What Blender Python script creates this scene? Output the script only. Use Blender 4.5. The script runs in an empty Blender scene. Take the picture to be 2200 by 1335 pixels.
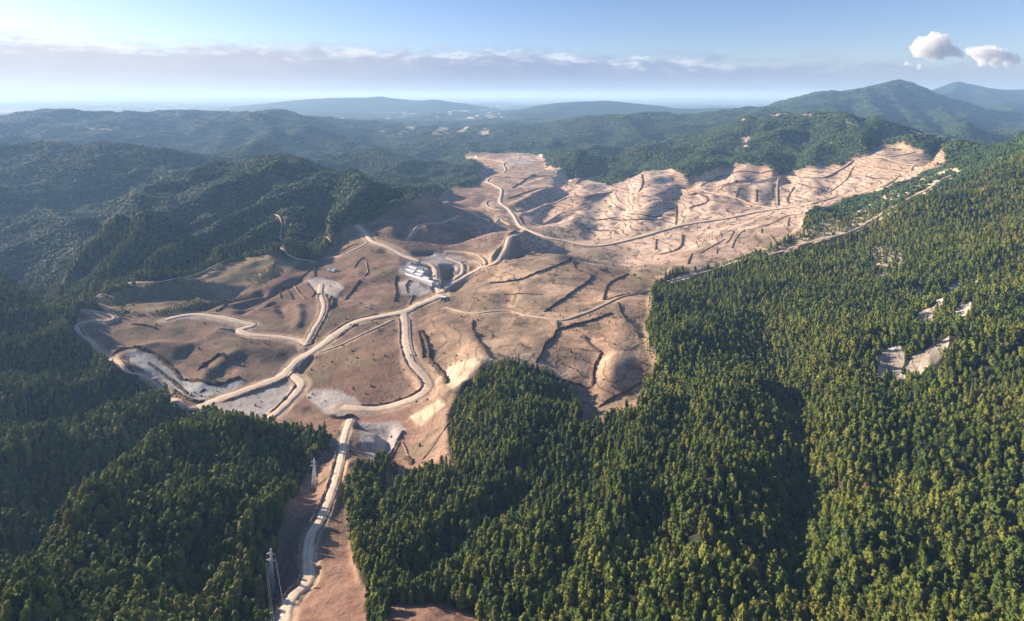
import bpy, bmesh, math, random, time
import numpy as np
from mathutils import Vector
T0 = time.time()
R = math.radians
sc = bpy.context.scene
col = sc.collection

# ------------------------------------------------------------ camera, sky, sun, exposure
F, HY, W0, H0 = 1222.0, 205.0, 2200.0, 1335.0        # focal length and horizon row of the photograph, in its pixels
cam = bpy.data.cameras.new('camera'); cam_o = bpy.data.objects.new('camera', cam); col.objects.link(cam_o)
cam.sensor_width = 36; cam.lens = 36*F/W0; cam.shift_y = -(H0/2-HY)/W0
cam.clip_start = 1; cam.clip_end = 400000
cam_o.location = (0, 0, 0); cam_o.rotation_euler = (R(90), 0, 0); sc.camera = cam_o
SUN_AZ, SUN_EL = -68.0, 18.0                            # degrees left of the view axis, above the horizon
sd = Vector((math.sin(R(SUN_AZ))*math.cos(R(SUN_EL)), math.cos(R(SUN_AZ))*math.cos(R(SUN_EL)), math.sin(R(SUN_EL))))
sun = bpy.data.lights.new('sun', 'SUN'); sun.energy = 5.0; sun.angle = R(0.5); sun.color = (1.0, 0.84, 0.68)
sun_o = bpy.data.objects.new('sun', sun); col.objects.link(sun_o)
sun_o.rotation_euler = sd.to_track_quat('Z', 'Y').to_euler(); sun_o.location = sd*2000
sc.view_settings.view_transform = 'Standard'; sc.view_settings.look = 'None'
sc.view_settings.exposure = 1.3; sc.view_settings.gamma = 1
sc.cycles.use_denoising = True
sc.cycles.max_bounces = 6; sc.cycles.diffuse_bounces = 2; sc.cycles.glossy_bounces = 1
sc.cycles.transmission_bounces = 1; sc.cycles.transparent_max_bounces = 8; sc.cycles.volume_bounces = 3

world = bpy.data.worlds.new('World'); sc.world = world; world.use_nodes = True
nt = world.node_tree; nt.nodes.clear()

class NT:
    def __init__(s, nt): s.nt = nt
    def n(s, t, **k):
        o = s.nt.nodes.new(t)
        for a, b in k.items(): setattr(o, a, b)
        return o
    def link(s, a, b): s.nt.links.new(a, b)
    def put(s, v, sock):
        if isinstance(v, bpy.types.NodeSocket): s.link(v, sock)
        elif v is not None: sock.default_value = v
    def m(s, op, a, b=None, c=None, clamp=False):
        o = s.n('ShaderNodeMath', operation=op, use_clamp=clamp)
        s.put(a, o.inputs[0]); s.put(b, o.inputs[1]); s.put(c, o.inputs[2]); return o.outputs[0]
    def ss(s, v, a, b, lo=0.0, hi=1.0):
        o = s.n('ShaderNodeMapRange', interpolation_type='SMOOTHSTEP')
        s.put(v, o.inputs[0]); s.put(a, o.inputs[1]); s.put(b, o.inputs[2]); s.put(lo, o.inputs[3]); s.put(hi, o.inputs[4]); return o.outputs[0]
    def mix(s, f, a, b, bt='MIX'):
        o = s.n('ShaderNodeMix', data_type='RGBA', blend_type=bt)
        s.put(f, o.inputs[0]); s.put(a, o.inputs[6]); s.put(b, o.inputs[7]); return o.outputs[2]
    def noise(s, v, scale, detail=3, rough=0.5, lac=2.0, dist=0.0):
        o = s.n('ShaderNodeTexNoise'); s.put(v, o.inputs['Vector'])
        o.inputs['Scale'].default_value = scale; o.inputs['Detail'].default_value = detail
        o.inputs['Roughness'].default_value = rough; o.inputs['Distortion'].default_value = dist
        return o.outputs['Fac']
    def comb(s, x, y, z):
        o = s.n('ShaderNodeCombineXYZ'); s.put(x, o.inputs[0]); s.put(y, o.inputs[1]); s.put(z, o.inputs[2]); return o.outputs[0]

def build_world():
    w = NT(nt)
    sky = w.n('ShaderNodeTexSky', sky_type='NISHITA', sun_disc=False)
    sky.sun_elevation = R(SUN_EL); sky.sun_rotation = R(SUN_AZ); sky.altitude = 900
    sky.air_density = 1.0; sky.dust_density = 0.7; sky.ozone_density = 2.0
    tc = w.n('ShaderNodeTexCoord'); sp = w.n('ShaderNodeSeparateXYZ'); w.link(tc.outputs['Generated'], sp.inputs[0])
    x, y, z = sp.outputs
    az = w.m('ARCTAN2', x, y)                                       # 0 straight ahead, + right
    hor = w.m('SQRT', w.m('ADD', w.m('MULTIPLY', x, x), w.m('MULTIPLY', y, y)))
    el = w.m('ARCTAN2', z, hor)
    # bank of stratocumulus far out, its top about five degrees up, falling to the right
    v = w.comb(w.m('MULTIPLY', az, 1.0), w.m('MULTIPLY', el, 3.0), 0.0)
    n1 = w.noise(v, 7, 5, 0.55); n2 = w.noise(v, 34, 6, 0.6)
    top = w.ss(az, -0.1, 0.62, 0.083, 0.052)
    top = w.m('ADD', top, w.m('MULTIPLY', w.m('SUBTRACT', n1, 0.5), 0.035))
    top = w.m('ADD', top, w.m('MULTIPLY', w.m('SUBTRACT', n2, 0.5), 0.045))
    fade = w.ss(az, 0.25, 0.9, 1.0, 0.55)
    d = w.m('SUBTRACT', top, el)
    mask = w.m('MULTIPLY', w.ss(d, -0.012, 0.024), fade)
    rim = w.m('MULTIPLY', w.ss(d, 0.0, 0.008), w.ss(d, 0.008, 0.03, 1.0, 0.0))
    puff = w.ss(w.noise(v, 16, 4, 0.6), 0.42, 0.62)
    rim = w.m('MULTIPLY', w.m('MULTIPLY', rim, puff), w.ss(az, 0.2, 0.5, 1.0, 0.15))
    leftness = w.ss(az, 0.1, -0.75)
    body = w.mix(leftness, (2.5, 3.0, 4.4, 1), (5.0, 5.0, 5.5, 1))
    body = w.mix(w.m('MULTIPLY', w.ss(w.noise(v, 12, 5, 0.6), 0.35, 0.7), 0.35), body, w.mix(leftness, (3.6, 3.9, 5.0, 1), (6.0, 5.9, 6.2, 1)))
    cl = w.mix(rim, body, w.mix(leftness, (6.6, 6.8, 7.4, 1), (7.2, 7.0, 7.0, 1)))
    gap = w.m('MULTIPLY', w.m('MULTIPLY', w.ss(el, 0.0, 0.0035), w.ss(el, 0.0035, 0.009, 1.0, 0.0)), leftness)
    skyc = w.mix(1.0, sky.outputs[0], (0.98, 0.99, 1.24, 1), 'MULTIPLY')
    out = w.mix(mask, skyc, cl)
    out = w.mix(w.m('MULTIPLY', gap, 0.6), out, (5.6, 6.1, 7.0, 1))
    out = w.mix(w.ss(el, 0.042, 0.0, 0.0, 0.75), out, w.mix(leftness, (3.4, 4.1, 5.5, 1), (6.2, 6.4, 6.9, 1)))   # paler air low over the horizon
    bg = w.n('ShaderNodeBackground'); w.link(out, bg.inputs[0]); bg.inputs[1].default_value = 0.055
    o = w.n('ShaderNodeOutputWorld'); w.link(bg.outputs[0], o.inputs[0])
build_world()

# ------------------------------------------------------------ helpers
def tag(o, label=None, cat=None, group=None, kind=None):
    if label: o['label'] = label
    if cat: o['category'] = cat
    if group: o['group'] = group
    if kind: o['kind'] = kind
    return o

def mesh_np(name, V, Fq, smooth=False, mats=(), parent=None, mi=None):
    V = np.asarray(V, np.float32); Fq = np.asarray(Fq, np.int32)
    me = bpy.data.meshes.new(name); k = Fq.shape[1]
    me.vertices.add(len(V)); me.vertices.foreach_set('co', V.ravel())
    me.loops.add(Fq.size); me.loops.foreach_set('vertex_index', Fq.ravel())
    me.polygons.add(len(Fq)); me.polygons.foreach_set('loop_start', np.arange(0, Fq.size, k, dtype=np.int32))
    me.polygons.foreach_set('loop_total', np.full(len(Fq), k, np.int32))
    me.polygons.foreach_set('use_smooth', np.full(len(Fq), smooth, bool))
    for m in mats: me.materials.append(m)
    if mi is not None: me.polygons.foreach_set('material_index', np.asarray(mi, np.int32))
    me.update(calc_edges=True)
    o = bpy.data.objects.new(name, me); col.objects.link(o)
    if parent: o.parent = parent
    return o

class MB:                                                # collects shapes into one mesh
    def __init__(s): s.v = []; s.f = []
    def box(s, c, size, rz=0.0, taper=1.0):
        b = len(s.v); cx, cy, cz = c; sx, sy, sz = [q/2 for q in size]; ca, sa = math.cos(rz), math.sin(rz)
        for dz in (-1, 1):
            t = taper if dz > 0 else 1
            for dx, dy in ((-1, -1), (1, -1), (1, 1), (-1, 1)):
                x, y = dx*sx*t, dy*sy*t; s.v.append((cx+x*ca-y*sa, cy+x*sa+y*ca, cz+dz*sz))
        s.f += [[b+i for i in q] for q in ((0, 3, 2, 1), (4, 5, 6, 7), (0, 1, 5, 4), (1, 2, 6, 5), (2, 3, 7, 6), (3, 0, 4, 7))]
    def bar(s, a, b_, r, r2=None, n=4):
        a, b_ = Vector(a), Vector(b_); r2 = r if r2 is None else r2; d = (b_-a).normalized()
        u = d.cross(Vector((0, 0, 1)) if abs(d.z) < .95 else Vector((1, 0, 0))).normalized(); w = d.cross(u); k = len(s.v)
        for p, q in ((a, r), (b_, r2)):
            for i in range(n):
                t = 2*math.pi*i/n; s.v.append(tuple(p+u*(math.cos(t)*q)+w*(math.sin(t)*q)))
        for i in range(n):
            j = (i+1) % n; s.f.append([k+i, k+j, k+n+j, k+n+i])
        s.f.append([k+i for i in range(n)][::-1]); s.f.append([k+n+i for i in range(n)])
    def prism(s, pts, y0, y1, rz, o):                    # profile pts (x, z) run along local y
        k = len(s.v); ca, sa = math.cos(rz), math.sin(rz); n = len(pts)
        for y in (y0, y1):
            for x, z in pts: s.v.append((o[0]+x*ca-y*sa, o[1]+x*sa+y*ca, o[2]+z))
        for i in range(n):
            j = (i+1) % n; s.f.append([k+i, k+n+i, k+n+j, k+j])
        s.f.append([k+i for i in range(n)]); s.f.append([k+n+i for i in range(n)][::-1])
    def build(s, name, mat, parent=None, smooth=False):
        me = bpy.data.meshes.new(name); me.from_pydata(s.v, [], s.f); me.materials.append(mat)
        if smooth: me.polygons.foreach_set('use_smooth', [True]*len(me.polygons))
        me.update(); o = bpy.data.objects.new(name, me); col.objects.link(o)
        if parent: o.parent = parent
        return o

def empty(name, loc, rz=0.0):
    o = bpy.data.objects.new(name, None); col.objects.link(o); o.location = loc; o.rotation_euler = (0, 0, rz); o.empty_display_size = 1
    return o

# ------------------------------------------------------------ noise
def _hash(ix, iy, seed):
    h = (ix.astype(np.int64)*374761393 + iy.astype(np.int64)*668265263 + seed*974634777) & 0xffffffff
    h = ((h ^ (h >> 13))*1274126177) & 0xffffffff
    h = ((h ^ (h >> 16))*2246822519) & 0xffffffff
    return ((h ^ (h >> 15)) & 0xffffff).astype(np.float32)/float(0xffffff)
def vn(x, y, seed=0):
    ix = np.floor(x); iy = np.floor(y); fx = (x-ix).astype(np.float32); fy = (y-iy).astype(np.float32)
    ix = ix.astype(np.int64); iy = iy.astype(np.int64)
    fx = fx*fx*fx*(fx*(fx*6-15)+10); fy = fy*fy*fy*(fy*(fy*6-15)+10)
    a = _hash(ix, iy, seed); b = _hash(ix+1, iy, seed); c = _hash(ix, iy+1, seed); d = _hash(ix+1, iy+1, seed)
    return (a+(b-a)*fx)+((c+(d-c)*fx)-(a+(b-a)*fx))*fy
def fbm(x, y, L, n=4, seed=0, g=0.5):
    s = 0.0; a = 1.0; t = 0.0
    for i in range(n):
        th = 0.7*i+0.3; c, q = math.cos(th), math.sin(th)
        s = s + a*vn((x*c-y*q)/L, (x*q+y*c)/L, seed+i*17); t += a; a *= g; L /= 2.03
    return s/t
def sst(x, a, b):
    t = np.clip((x-a)/(b-a), 0, 1); return t*t*(3-2*t)

# ------------------------------------------------------------ terrain: control points (column, row, distance) on the surveyed slopes
CP = []
def cp(s):
    for q in s.split(';'):
        q = q.strip()
        if q: CP.append(tuple(float(t) for t in q.split(',')))
# far plain (z about -450)
for x in range(-500, 2701, 320):
    for Y in (20000, 40000, 90000, 200000): CP.append((x, HY+F*450/Y, Y))
for x in (-400, 0, 400, 1040, 1100, 1400, 1500, 1600, 1700): CP.append((x, HY+F*455/16500, 16500)); CP.append((x, HY+F*455/13500, 13500))
for x in (620, 700, 800, 900, 1000, 1180, 1300, 1800, 2000, 2200): CP.append((x, HY+F*450/25000, 25000))
for x in (1180, 1300): CP.append((x, HY+F*450/16000, 16000))
for x in range(-500, 1500, 260):
    CP.append((x, HY+F*455/10500, 10500))
cp('''
-500,1700,200; -100,1720,195; 300,1750,190; 700,1780,195; 1100,1720,185; 1500,1680,180; 1900,1680,178; 2400,1650,175; 2700,1600,180;
-500,2600,100; 200,2600,100; 900,2600,100; 1600,2500,100; 2300,2500,100; 2700,2500,100;
620,1335,340; 660,1240,392; 580,1275,392; 700,1100,480; 675,1045,560; 760,1130,455; 720,1000,560; 745,930,670; 560,1335,352;
-400,1335,265; 0,1400,262; 60,1268,330; 160,1112,425; 270,1048,490; 380,958,580; 300,1150,405; 450,1150,415; 250,1335,300; 450,1335,338; 150,1335,300;
450,1050,500; 560,1000,575; 640,960,620; 500,935,650;
20,1215,400; 60,1175,455; 150,1085,540; 250,1005,625; 350,925,700; -100,1250,380;
-100,1050,520; 0,1000,560; 100,950,640; -100,900,640; 0,900,690; 60,885,750; 160,868,800; 300,838,830; 120,845,770; 0,760,850; 100,720,950; 250,800,850;
-400,800,760; -400,650,1050; -400,560,1350; 0,605,1180; 130,638,1120; 50,592,1480; 60,520,1800; 0,470,2000; -300,470,1900;
170,680,1020; 300,700,1010; 200,745,940; 300,790,880; 450,700,1020; 400,750,940; 550,760,930; 450,800,870; 600,700,1030;
420,860,790; 500,890,745; 560,915,712; 600,850,810; 650,780,915; 690,920,705; 740,870,765; 800,890,750; 620,800,880;
190,645,1080; 300,650,1100; 450,650,1120; 600,610,1230; 680,570,1350; 240,615,1170; 400,596,1240; 450,573,1300; 560,543,1400; 650,555,1400;
150,590,1280; 200,545,1400; 260,480,1650; 350,440,1850; 450,400,2050; 560,480,1650; 400,500,1600; 480,450,1850; 600,430,1850;
120,560,1600; 180,480,2000; 160,420,2400;
450,372,2300; 560,346,2400; 640,345,2300; 760,375,2050; 850,405,1880; 893,418,1830; 700,430,1800; 800,440,1700; 700,500,1560; 650,520,1500;
560,380,2900; 700,400,2700; 820,430,2250; 910,440,2080;
740,490,1560; 860,470,1620; 780,520,1450; 870,520,1430; 950,470,1720; 1000,530,1500; 930,520,1480; 1090,485,1840; 1000,450,2050;
830,575,1270; 720,620,1180; 800,640,1120; 760,700,1000; 700,735,960; 860,670,1050; 830,760,880; 900,720,960; 850,850,790; 915,830,800; 960,800,805;
900,590,1230; 945,632,1130; 930,560,1330; 985,560,1340; 980,600,1250; 1030,578,1270; 1060,555,1310; 1118,502,1600; 1090,530,1410;
1130,495,1760; 1200,515,1690; 1270,528,1630; 1160,535,1560; 1380,515,1640;
1050,610,1150; 1200,550,1340; 1250,600,1170; 1120,560,1300; 1300,573,1290; 1335,577,1440; 1380,585,1240; 1420,600,1180; 1150,680,960; 1050,680,980; 1300,640,1050; 1390,640,1010;
1200,740,860; 1100,760,815; 1000,700,950; 980,790,800; 1040,780,790; 1300,740,850; 1380,740,840; 1300,820,760; 1390,830,740; 1350,870,700; 1270,900,700; 1270,860,745;
1080,830,730; 1000,880,690; 1200,880,675; 900,920,690; 850,980,630; 930,980,600; 880,1040,560; 820,1050,545;
40,430,2250; 200,390,2500; 80,380,2500; 330,390,2350;
-400,330,2900; 0,322,3000; 130,326,3000; 270,320,2950; 350,336,2800; 100,350,3900; 300,345,4000; 430,342,3600; 600,337,3600; 450,352,4300; 520,360,3000;
-500,262,6000; -200,258,6200; 0,256,6500; 90,240,6400; 180,248,6400; 260,248,6400; 310,242,6300; 345,249,6400; 372,240,6600; 430,257,6300; 540,245,6000; 620,256,5800; 690,282,5300; 745,303,4900;
0,300,4400; 250,285,5000; 500,290,5000; 650,315,4600; 150,268,5400; 600,280,5300; 350,262,5800;
90,270,8800; 300,266,8800; 540,268,8500;
740,345,3700; 830,331,3500; 920,351,3300; 1000,382,3050; 880,385,2850; 970,405,2650; 830,352,4300; 950,375,3700; 650,362,3500; 800,400,2650;
620,217,16000; 700,211,16000; 820,212,15500; 860,226,15000; 640,232,13500; 800,240,12500; 930,217,15000; 990,224,14500; 
730,260,9500; 900,275,8200; 1000,262,8800; 760,310,5300; 900,320,4800; 960,300,5400; 1020,320,4600; 1050,290,6000;
1080,250,10000; 1180,230,11000; 1260,218,11500; 1330,225,11000; 1420,231,11500; 1500,243,12000;  1150,260,8500; 1300,245,9000; 1450,262,8000; 1250,237,16000;
1180,303,5200; 1240,271,5600; 1330,250,5700; 1400,258,5500; 1455,272,5300; 1500,285,4900; 1200,330,4300; 1300,320,4300; 1380,315,4300; 1340,275,7300; 1100,315,4900;
1040,335,3950; 1100,340,3750; 1165,340,3600; 1085,370,3000; 1050,388,2850; 1080,410,2500; 1150,365,3050; 1020,350,3500;
1190,352,3300; 1300,345,3350; 1400,312,3700; 1450,292,3850; 1560,271,3800; 1640,256,3700; 1700,246,3500; 1770,248,3400; 1840,243,3250; 1870,251,3200; 1910,266,3150; 1960,291,2950; 2050,326,2700; 2110,345,2600;
1250,385,2750; 1310,397,2600; 1380,373,2700; 1440,362,2700; 1475,384,2520; 1580,352,2620; 1640,356,2550; 1682,376,2420; 1740,352,2480; 1800,353,2420; 1860,332,2400; 1930,307,2450; 1990,326,2300; 2040,344,2150;
1600,310,3050; 1700,320,2850; 1780,300,2900; 1850,290,2850; 1500,330,3000; 1420,345,2950;
1700,262,4600; 1850,275,4500; 2000,330,3700; 1950,315,3600; 1560,290,4700;
1150,400,2650; 1200,460,2150; 1250,430,2350; 1300,480,1960; 1400,440,2100; 1350,420,2300; 1500,430,2130; 1600,400,2280; 1660,420,2100; 1750,400,2200; 1850,380,2150; 1900,400,1950; 1750,432,1940; 1650,440,2000; 1450,470,1900;
1560,480,1720; 1450,500,1680; 1650,462,1760;
1420,560,1370; 1500,560,1320; 1600,520,1430; 1700,480,1540; 1730,450,1700; 1560,572,1240; 1700,528,1300; 1850,482,1370; 1800,460,1560; 1920,420,1600; 2000,392,1620; 2060,368,1650; 2100,342,1750; 2150,325,1780; 2200,300,1800; 2500,200,1700;
2150,345,2400; 2250,320,2500; 2050,365,2200;
1960,288,4300; 2060,300,3900; 2130,320,3500; 2200,312,3700; 2500,290,3800;
1600,252,7500; 1640,236,7800; 1700,216,8000; 1790,214,8200; 1840,196,7600; 1890,182,7400; 1930,178,7400; 1970,185,7300; 2010,215,7200; 2080,245,7000; 2140,262,6600; 2200,280,6200; 1900,240,6000; 1800,250,5800; 2000,260,5600; 2150,290,5000;
1950,230,9500; 2000,196,11500; 2065,176,11500; 2120,190,11500; 2200,194,11500; 2500,200,11500; 2100,215,10000; 2200,232,9300; 2350,225,8800; 2060,235,9000;
2060,230,16000; 1930,232,14500; 2300,230,15500; 1750,232,11500;
1450,625,1100; 1560,610,1090; 1650,600,1080; 1850,600,1040; 1950,600,980; 2100,600,890; 2200,600,830; 2500,560,780; 1900,520,1230; 2000,500,1180; 2100,450,1250; 2200,400,1330; 2100,400,1450; 2500,300,1250;
1400,700,910; 1550,700,880; 1700,700,850; 1850,700,790; 2000,700,740; 2200,700,690; 2500,700,620;
1500,850,660; 1600,850,640; 1700,850,648; 1800,850,635; 2000,850,585; 2200,850,550; 2500,850,500;
1000,1000,570; 1120,1000,545; 1250,1000,530; 1380,1000,510; 1500,1000,490; 1620,1000,500; 1715,1000,524; 1800,1000,520; 2000,1000,480; 2200,1000,452; 2500,1000,420;
800,1150,450; 900,1150,440; 1000,1150,445; 1100,1150,430; 1300,1150,408; 1500,1150,392; 1640,1150,402; 1720,1150,426; 1800,1150,415; 2000,1150,390; 2200,1150,372; 2500,1150,350;
800,1335,326; 1000,1335,328; 1300,1335,308; 1500,1335,300; 1710,1335,311; 1900,1335,300; 2200,1335,288; 2500,1335,275;
''')
CP = np.array(CP)
XC, UR = 1100.0, 1.12
U0, U1, V0, V1 = -UR, UR, math.log(95.0), math.log(190000.0)
NC, NR = 1150, 1650

def rbf_grid(nc, nr, rel=None):
    P = np.stack([(CP[:, 0]-XC)/F, np.log(CP[:, 2])], 1); s = (CP[:, 1]-HY)/F
    if rel is not None: s = s+rel/CP[:, 2]                 # leave room for the relief added on top
    # interpolate a distance-compensated slope so near and far vary gently
    e2 = 0.03**2
    D = np.sqrt(((P[:, None]-P[None])**2).sum(-1)+e2)
    n = len(P); A = np.zeros((n+3, n+3)); A[:n, :n] = D - np.eye(n)*0.004
    A[:n, n] = 1; A[:n, n+1:] = P; A[n, :n] = 1; A[n+1:, :n] = P.T
    w = np.linalg.solve(A, np.concatenate([s, [0, 0, 0]]))
    uu = np.linspace(U0, U1, nc); vv = np.linspace(V0, V1, nr); G = np.zeros((nr, nc))
    for i in range(nr):
        d = np.sqrt((uu[:, None]-P[None, :, 0])**2+(vv[i]-P[None, :, 1])**2+e2)
        G[i] = d@w[:n]+w[n]+w[n+1]*uu+w[n+2]*vv[i]
    return G
def cubic_mat(n_in, n_out):
    x = np.linspace(0, n_in-1, n_out); i = np.minimum(np.floor(x).astype(int), n_in-2); t = x-i
    M = np.zeros((n_out, n_in)); r = np.arange(n_out)
    for k, wt in ((-1, -.5*t+t*t-.5*t**3), (0, 1-2.5*t*t+1.5*t**3), (1, .5*t+2*t*t-1.5*t**3), (2, -.5*t*t+.5*t**3)):
        np.add.at(M, (r, np.clip(i+k, 0, n_in-1)), wt)
    return M
g = rbf_grid(180, 300)
S = cubic_mat(300, NR)@g@cubic_mat(180, NC).T
uu = np.linspace(U0, U1, NC); vv = np.linspace(V0, V1, NR)
UU, VV = np.meshgrid(uu, vv); YY = np.exp(VV); XX = UU*YY
Z = -S*YY
DU = uu[1]-uu[0]; DV = vv[1]-vv[0]

def gidx(x, y):
    return (x/y-U0)/DU, (np.log(y)-V0)/DV
def samp(A, x, y):
    j, i = gidx(np.asarray(x, float), np.asarray(y, float))
    j = np.clip(j, 0, NC-1.001); i = np.clip(i, 0, NR-1.001); j0 = j.astype(int); i0 = i.astype(int); fj = j-j0; fi = i-i0
    return (A[i0, j0]*(1-fi)*(1-fj)+A[i0, j0+1]*(1-fi)*fj+A[i0+1, j0]*fi*(1-fj)+A[i0+1, j0+1]*fi*fj)
def hz(x, y): return samp(Z, x, y)
def ground_at(px, py, ymin=0):
    """where the slope seen at photo position (px, py) stands"""
    u = (px-XC)/F; j = (u-U0)/DU; j0 = int(np.clip(j, 0, NC-2)); f = min(max(j-j0, 0), 1)
    z = Z[:, j0]*(1-f)+Z[:, j0+1]*f; row = HY-F*z/YY[:, 0]
    ok = (row <= py) & (YY[:, 0] > max(ymin, 150))
    k = int(np.argmax(ok)) if ok.any() else NR-1
    if k > 0 and row[k-1] > row[k] and YY[k-1, 0] > max(ymin, 150):
        t = (row[k-1]-py)/(row[k-1]-row[k]); t = min(max(t, 0), 1); Yv = math.exp(vv[k-1]+DV*t)
    else: Yv = YY[k, 0]
    return (u*Yv, Yv)

# mean-scale relief that the control points leave out
CLEAR_SEEDS = None
def relief():
    global Z
    z = np.zeros_like(Z); sp = np.maximum(DU, DV)*YY
    for k in range(11):
        L = 2400.0/1.9**k
        wt = sst(sp*3.0/L, 1.0, 0.5)*sst(L/YY, 0.55, 0.25)
        if wt.max() <= 0: continue
        th = 0.9*k+0.4; c, s = math.cos(th), math.sin(th)
        n = vn((XX*c-YY*s)/L, (XX*s+YY*c)/L, 31+k)
        r = 1-np.abs(2*n-1)                                # ridged: spurs and gullies
        amp = (0.19 if L > 60 else 0.10) if L < 800 else .035
        z += wt*amp*L*((r-0.5)*0.75+(n-0.5)*0.45)
    return z
REL = relief()
# ------------------------------------------------------------ zones of the ground
def poly_mask(pix, warp=0.0, wl=0.02, ymin=0, soft=0.0):
    pts = [ground_at(a, b, ymin) for a, b in pix]
    P = np.array([((x/y-U0)/DU, (math.log(y)-V0)/DV) for x, y in pts])
    a0, a1 = max(int(P[:, 0].min())-14, 0), min(int(P[:, 0].max())+15, NC)
    b0, b1 = max(int(P[:, 1].min())-14, 0), min(int(P[:, 1].max())+15, NR)
    m = np.zeros((NR, NC), bool)
    if a1 <= a0 or b1 <= b0: return m
    J, I = np.meshgrid(np.arange(a0, a1, dtype=float), np.arange(b0, b1, dtype=float))
    if warp:
        J = J+(fbm(J, I, wl/DU, 3, 5)-.5)*warp/DU; I = I+(fbm(J, I, wl/DU, 3, 9)-.5)*warp/DV
    ins = np.zeros(J.shape, bool); n = len(P)
    for k in range(n):
        x1, y1 = P[k]; x2, y2 = P[(k+1) % n]
        if y1 == y2: continue
        c = ((y1 > I) != (y2 > I)) & (J < (x2-x1)*(I-y1)/(y2-y1)+x1)
        ins ^= c
    m[b0:b1, a0:a1] = ins
    return m
def nearer(m, n):                                      # grown a little way downhill
    o = m.copy()
    for i in range(1, n+1): o[:-i] |= m[i:]
    return o
def pix_mask(pix, y0, y1, warp=2.0):
    """same, for an outline traced over broken slopes: everything under it between two distances"""
    m = np.zeros(Z.shape, bool); b0, b1 = int((math.log(y0)-V0)/DV), int((math.log(y1)-V0)/DV)
    P = np.array(pix); a0, a1 = int(((P[:, 0].min()-XC)/F-U0)/DU)-3, int(((P[:, 0].max()-XC)/F-U0)/DU)+4
    a0, a1 = max(a0, 0), min(a1, NC); X, Y, z = XX[b0:b1, a0:a1], YY[b0:b1, a0:a1], Z[b0:b1, a0:a1]
    C_, R_ = XC+F*X/Y, HY-F*z/Y; C_ = C_+(fbm(X, Y, y0*.03, 3, 5)-.5)*warp*6; R_ = R_+(fbm(X, Y, y0*.03, 3, 9)-.5)*warp*3; ins = np.zeros(C_.shape, bool)
    for k in range(len(P)):
        x1, r1 = P[k]; x2, r2 = P[(k+1) % len(P)]
        if r1 != r2: ins ^= ((r1 > R_) != (r2 > R_)) & (C_ < (x2-x1)*(R_-r1)/(r2-r1)+x1)
    m[b0:b1, a0:a1] = ins; return m
def PP(s, ox=0.0, oy=0.0, k=1.0):
    out = []
    for q in s.split(';'):
        a, b = q.split(','); out.append((ox+float(a)/k, oy+float(b)/k))
    return out
CLEARING = PP('160,672;175,662;235,672;400,668;480,650;560,615;680,560;715,522;720,505;770,482;830,455;890,428;960,405;1012,402;1030,385;1015,372;1040,358;1000,345;1000,330;1060,326;1165,333;1180,358;1215,368;1308,396;1345,384;1380,370;1440,363;1475,386;1500,376;1540,360;1580,353;1640,358;1672,378;1700,368;1720,362;1740,358;1765,350;1800,354;1825,342;1862,334;1858,320;1880,312;1930,308;1960,318;1990,327;2035,343;2030,350;1980,375;1900,408;1840,425;1760,447;1725,478;1728,496;1680,520;1600,555;1500,582;1440,588;1405,618;1400,650;1390,700;1394,740;1415,770;1410,800;1385,830;1372,870;1330,895;1290,915;1265,928;1250,925;1245,880;1232,845;1180,818;1155,795;1100,775;1060,785;1010,812;985,852;966,900;970,960;975,1002;930,1005;890,1022;860,1045;825,1078;818,1060;833,1015;838,990;800,998;745,1030;748,1090;755,1180;770,1240;792,1270;782,1300;795,1345;800,1480;590,1500;574,1335;580,1290;590,1200;600,1140;645,1050;690,975;712,948;690,932;640,930;580,915;520,908;480,905;430,888;390,870;340,838;300,812;235,772;190,738;165,692')
BASE_CLEAR = poly_mask(CLEARING)
BOTTOM_CLEAR = PP('835,1304;900,1296;960,1302;1010,1318;1050,1345;1070,1480;826,1480')
def blur(a, n):
    a = a.astype(np.float32)
    for _ in range(n):
        a[1:-1] = (a[:-2]+2*a[1:-1]+a[2:])/4; a[:, 1:-1] = (a[:, :-2]+2*a[:, 1:-1]+a[:, 2:])/4
    return a
soft_clear = blur(BASE_CLEAR, 12)
REL = REL*(1-0.84*soft_clear)*(1-0.25*sst(YY, 4500, 8000))*(1-0.8*sst(YY, 9000, 13000))
rel_cp = np.where((np.abs((CP[:, 0]-XC)/F) < UR) & (CP[:, 2] > 100), samp(REL, (CP[:, 0]-XC)/F*CP[:, 2], CP[:, 2]), 0)
Z = -(cubic_mat(300, NR)@rbf_grid(180, 300, rel_cp)@cubic_mat(180, NC).T)*YY+REL

hh_ = fbm(XX*.8, YY*.55, 2600, 4, 151); Z = Z+150*np.clip(hh_-.50, 0, 1)*2*sst(YY, 9000, 12000)*(1-sst(YY, 45000, 80000))
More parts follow.
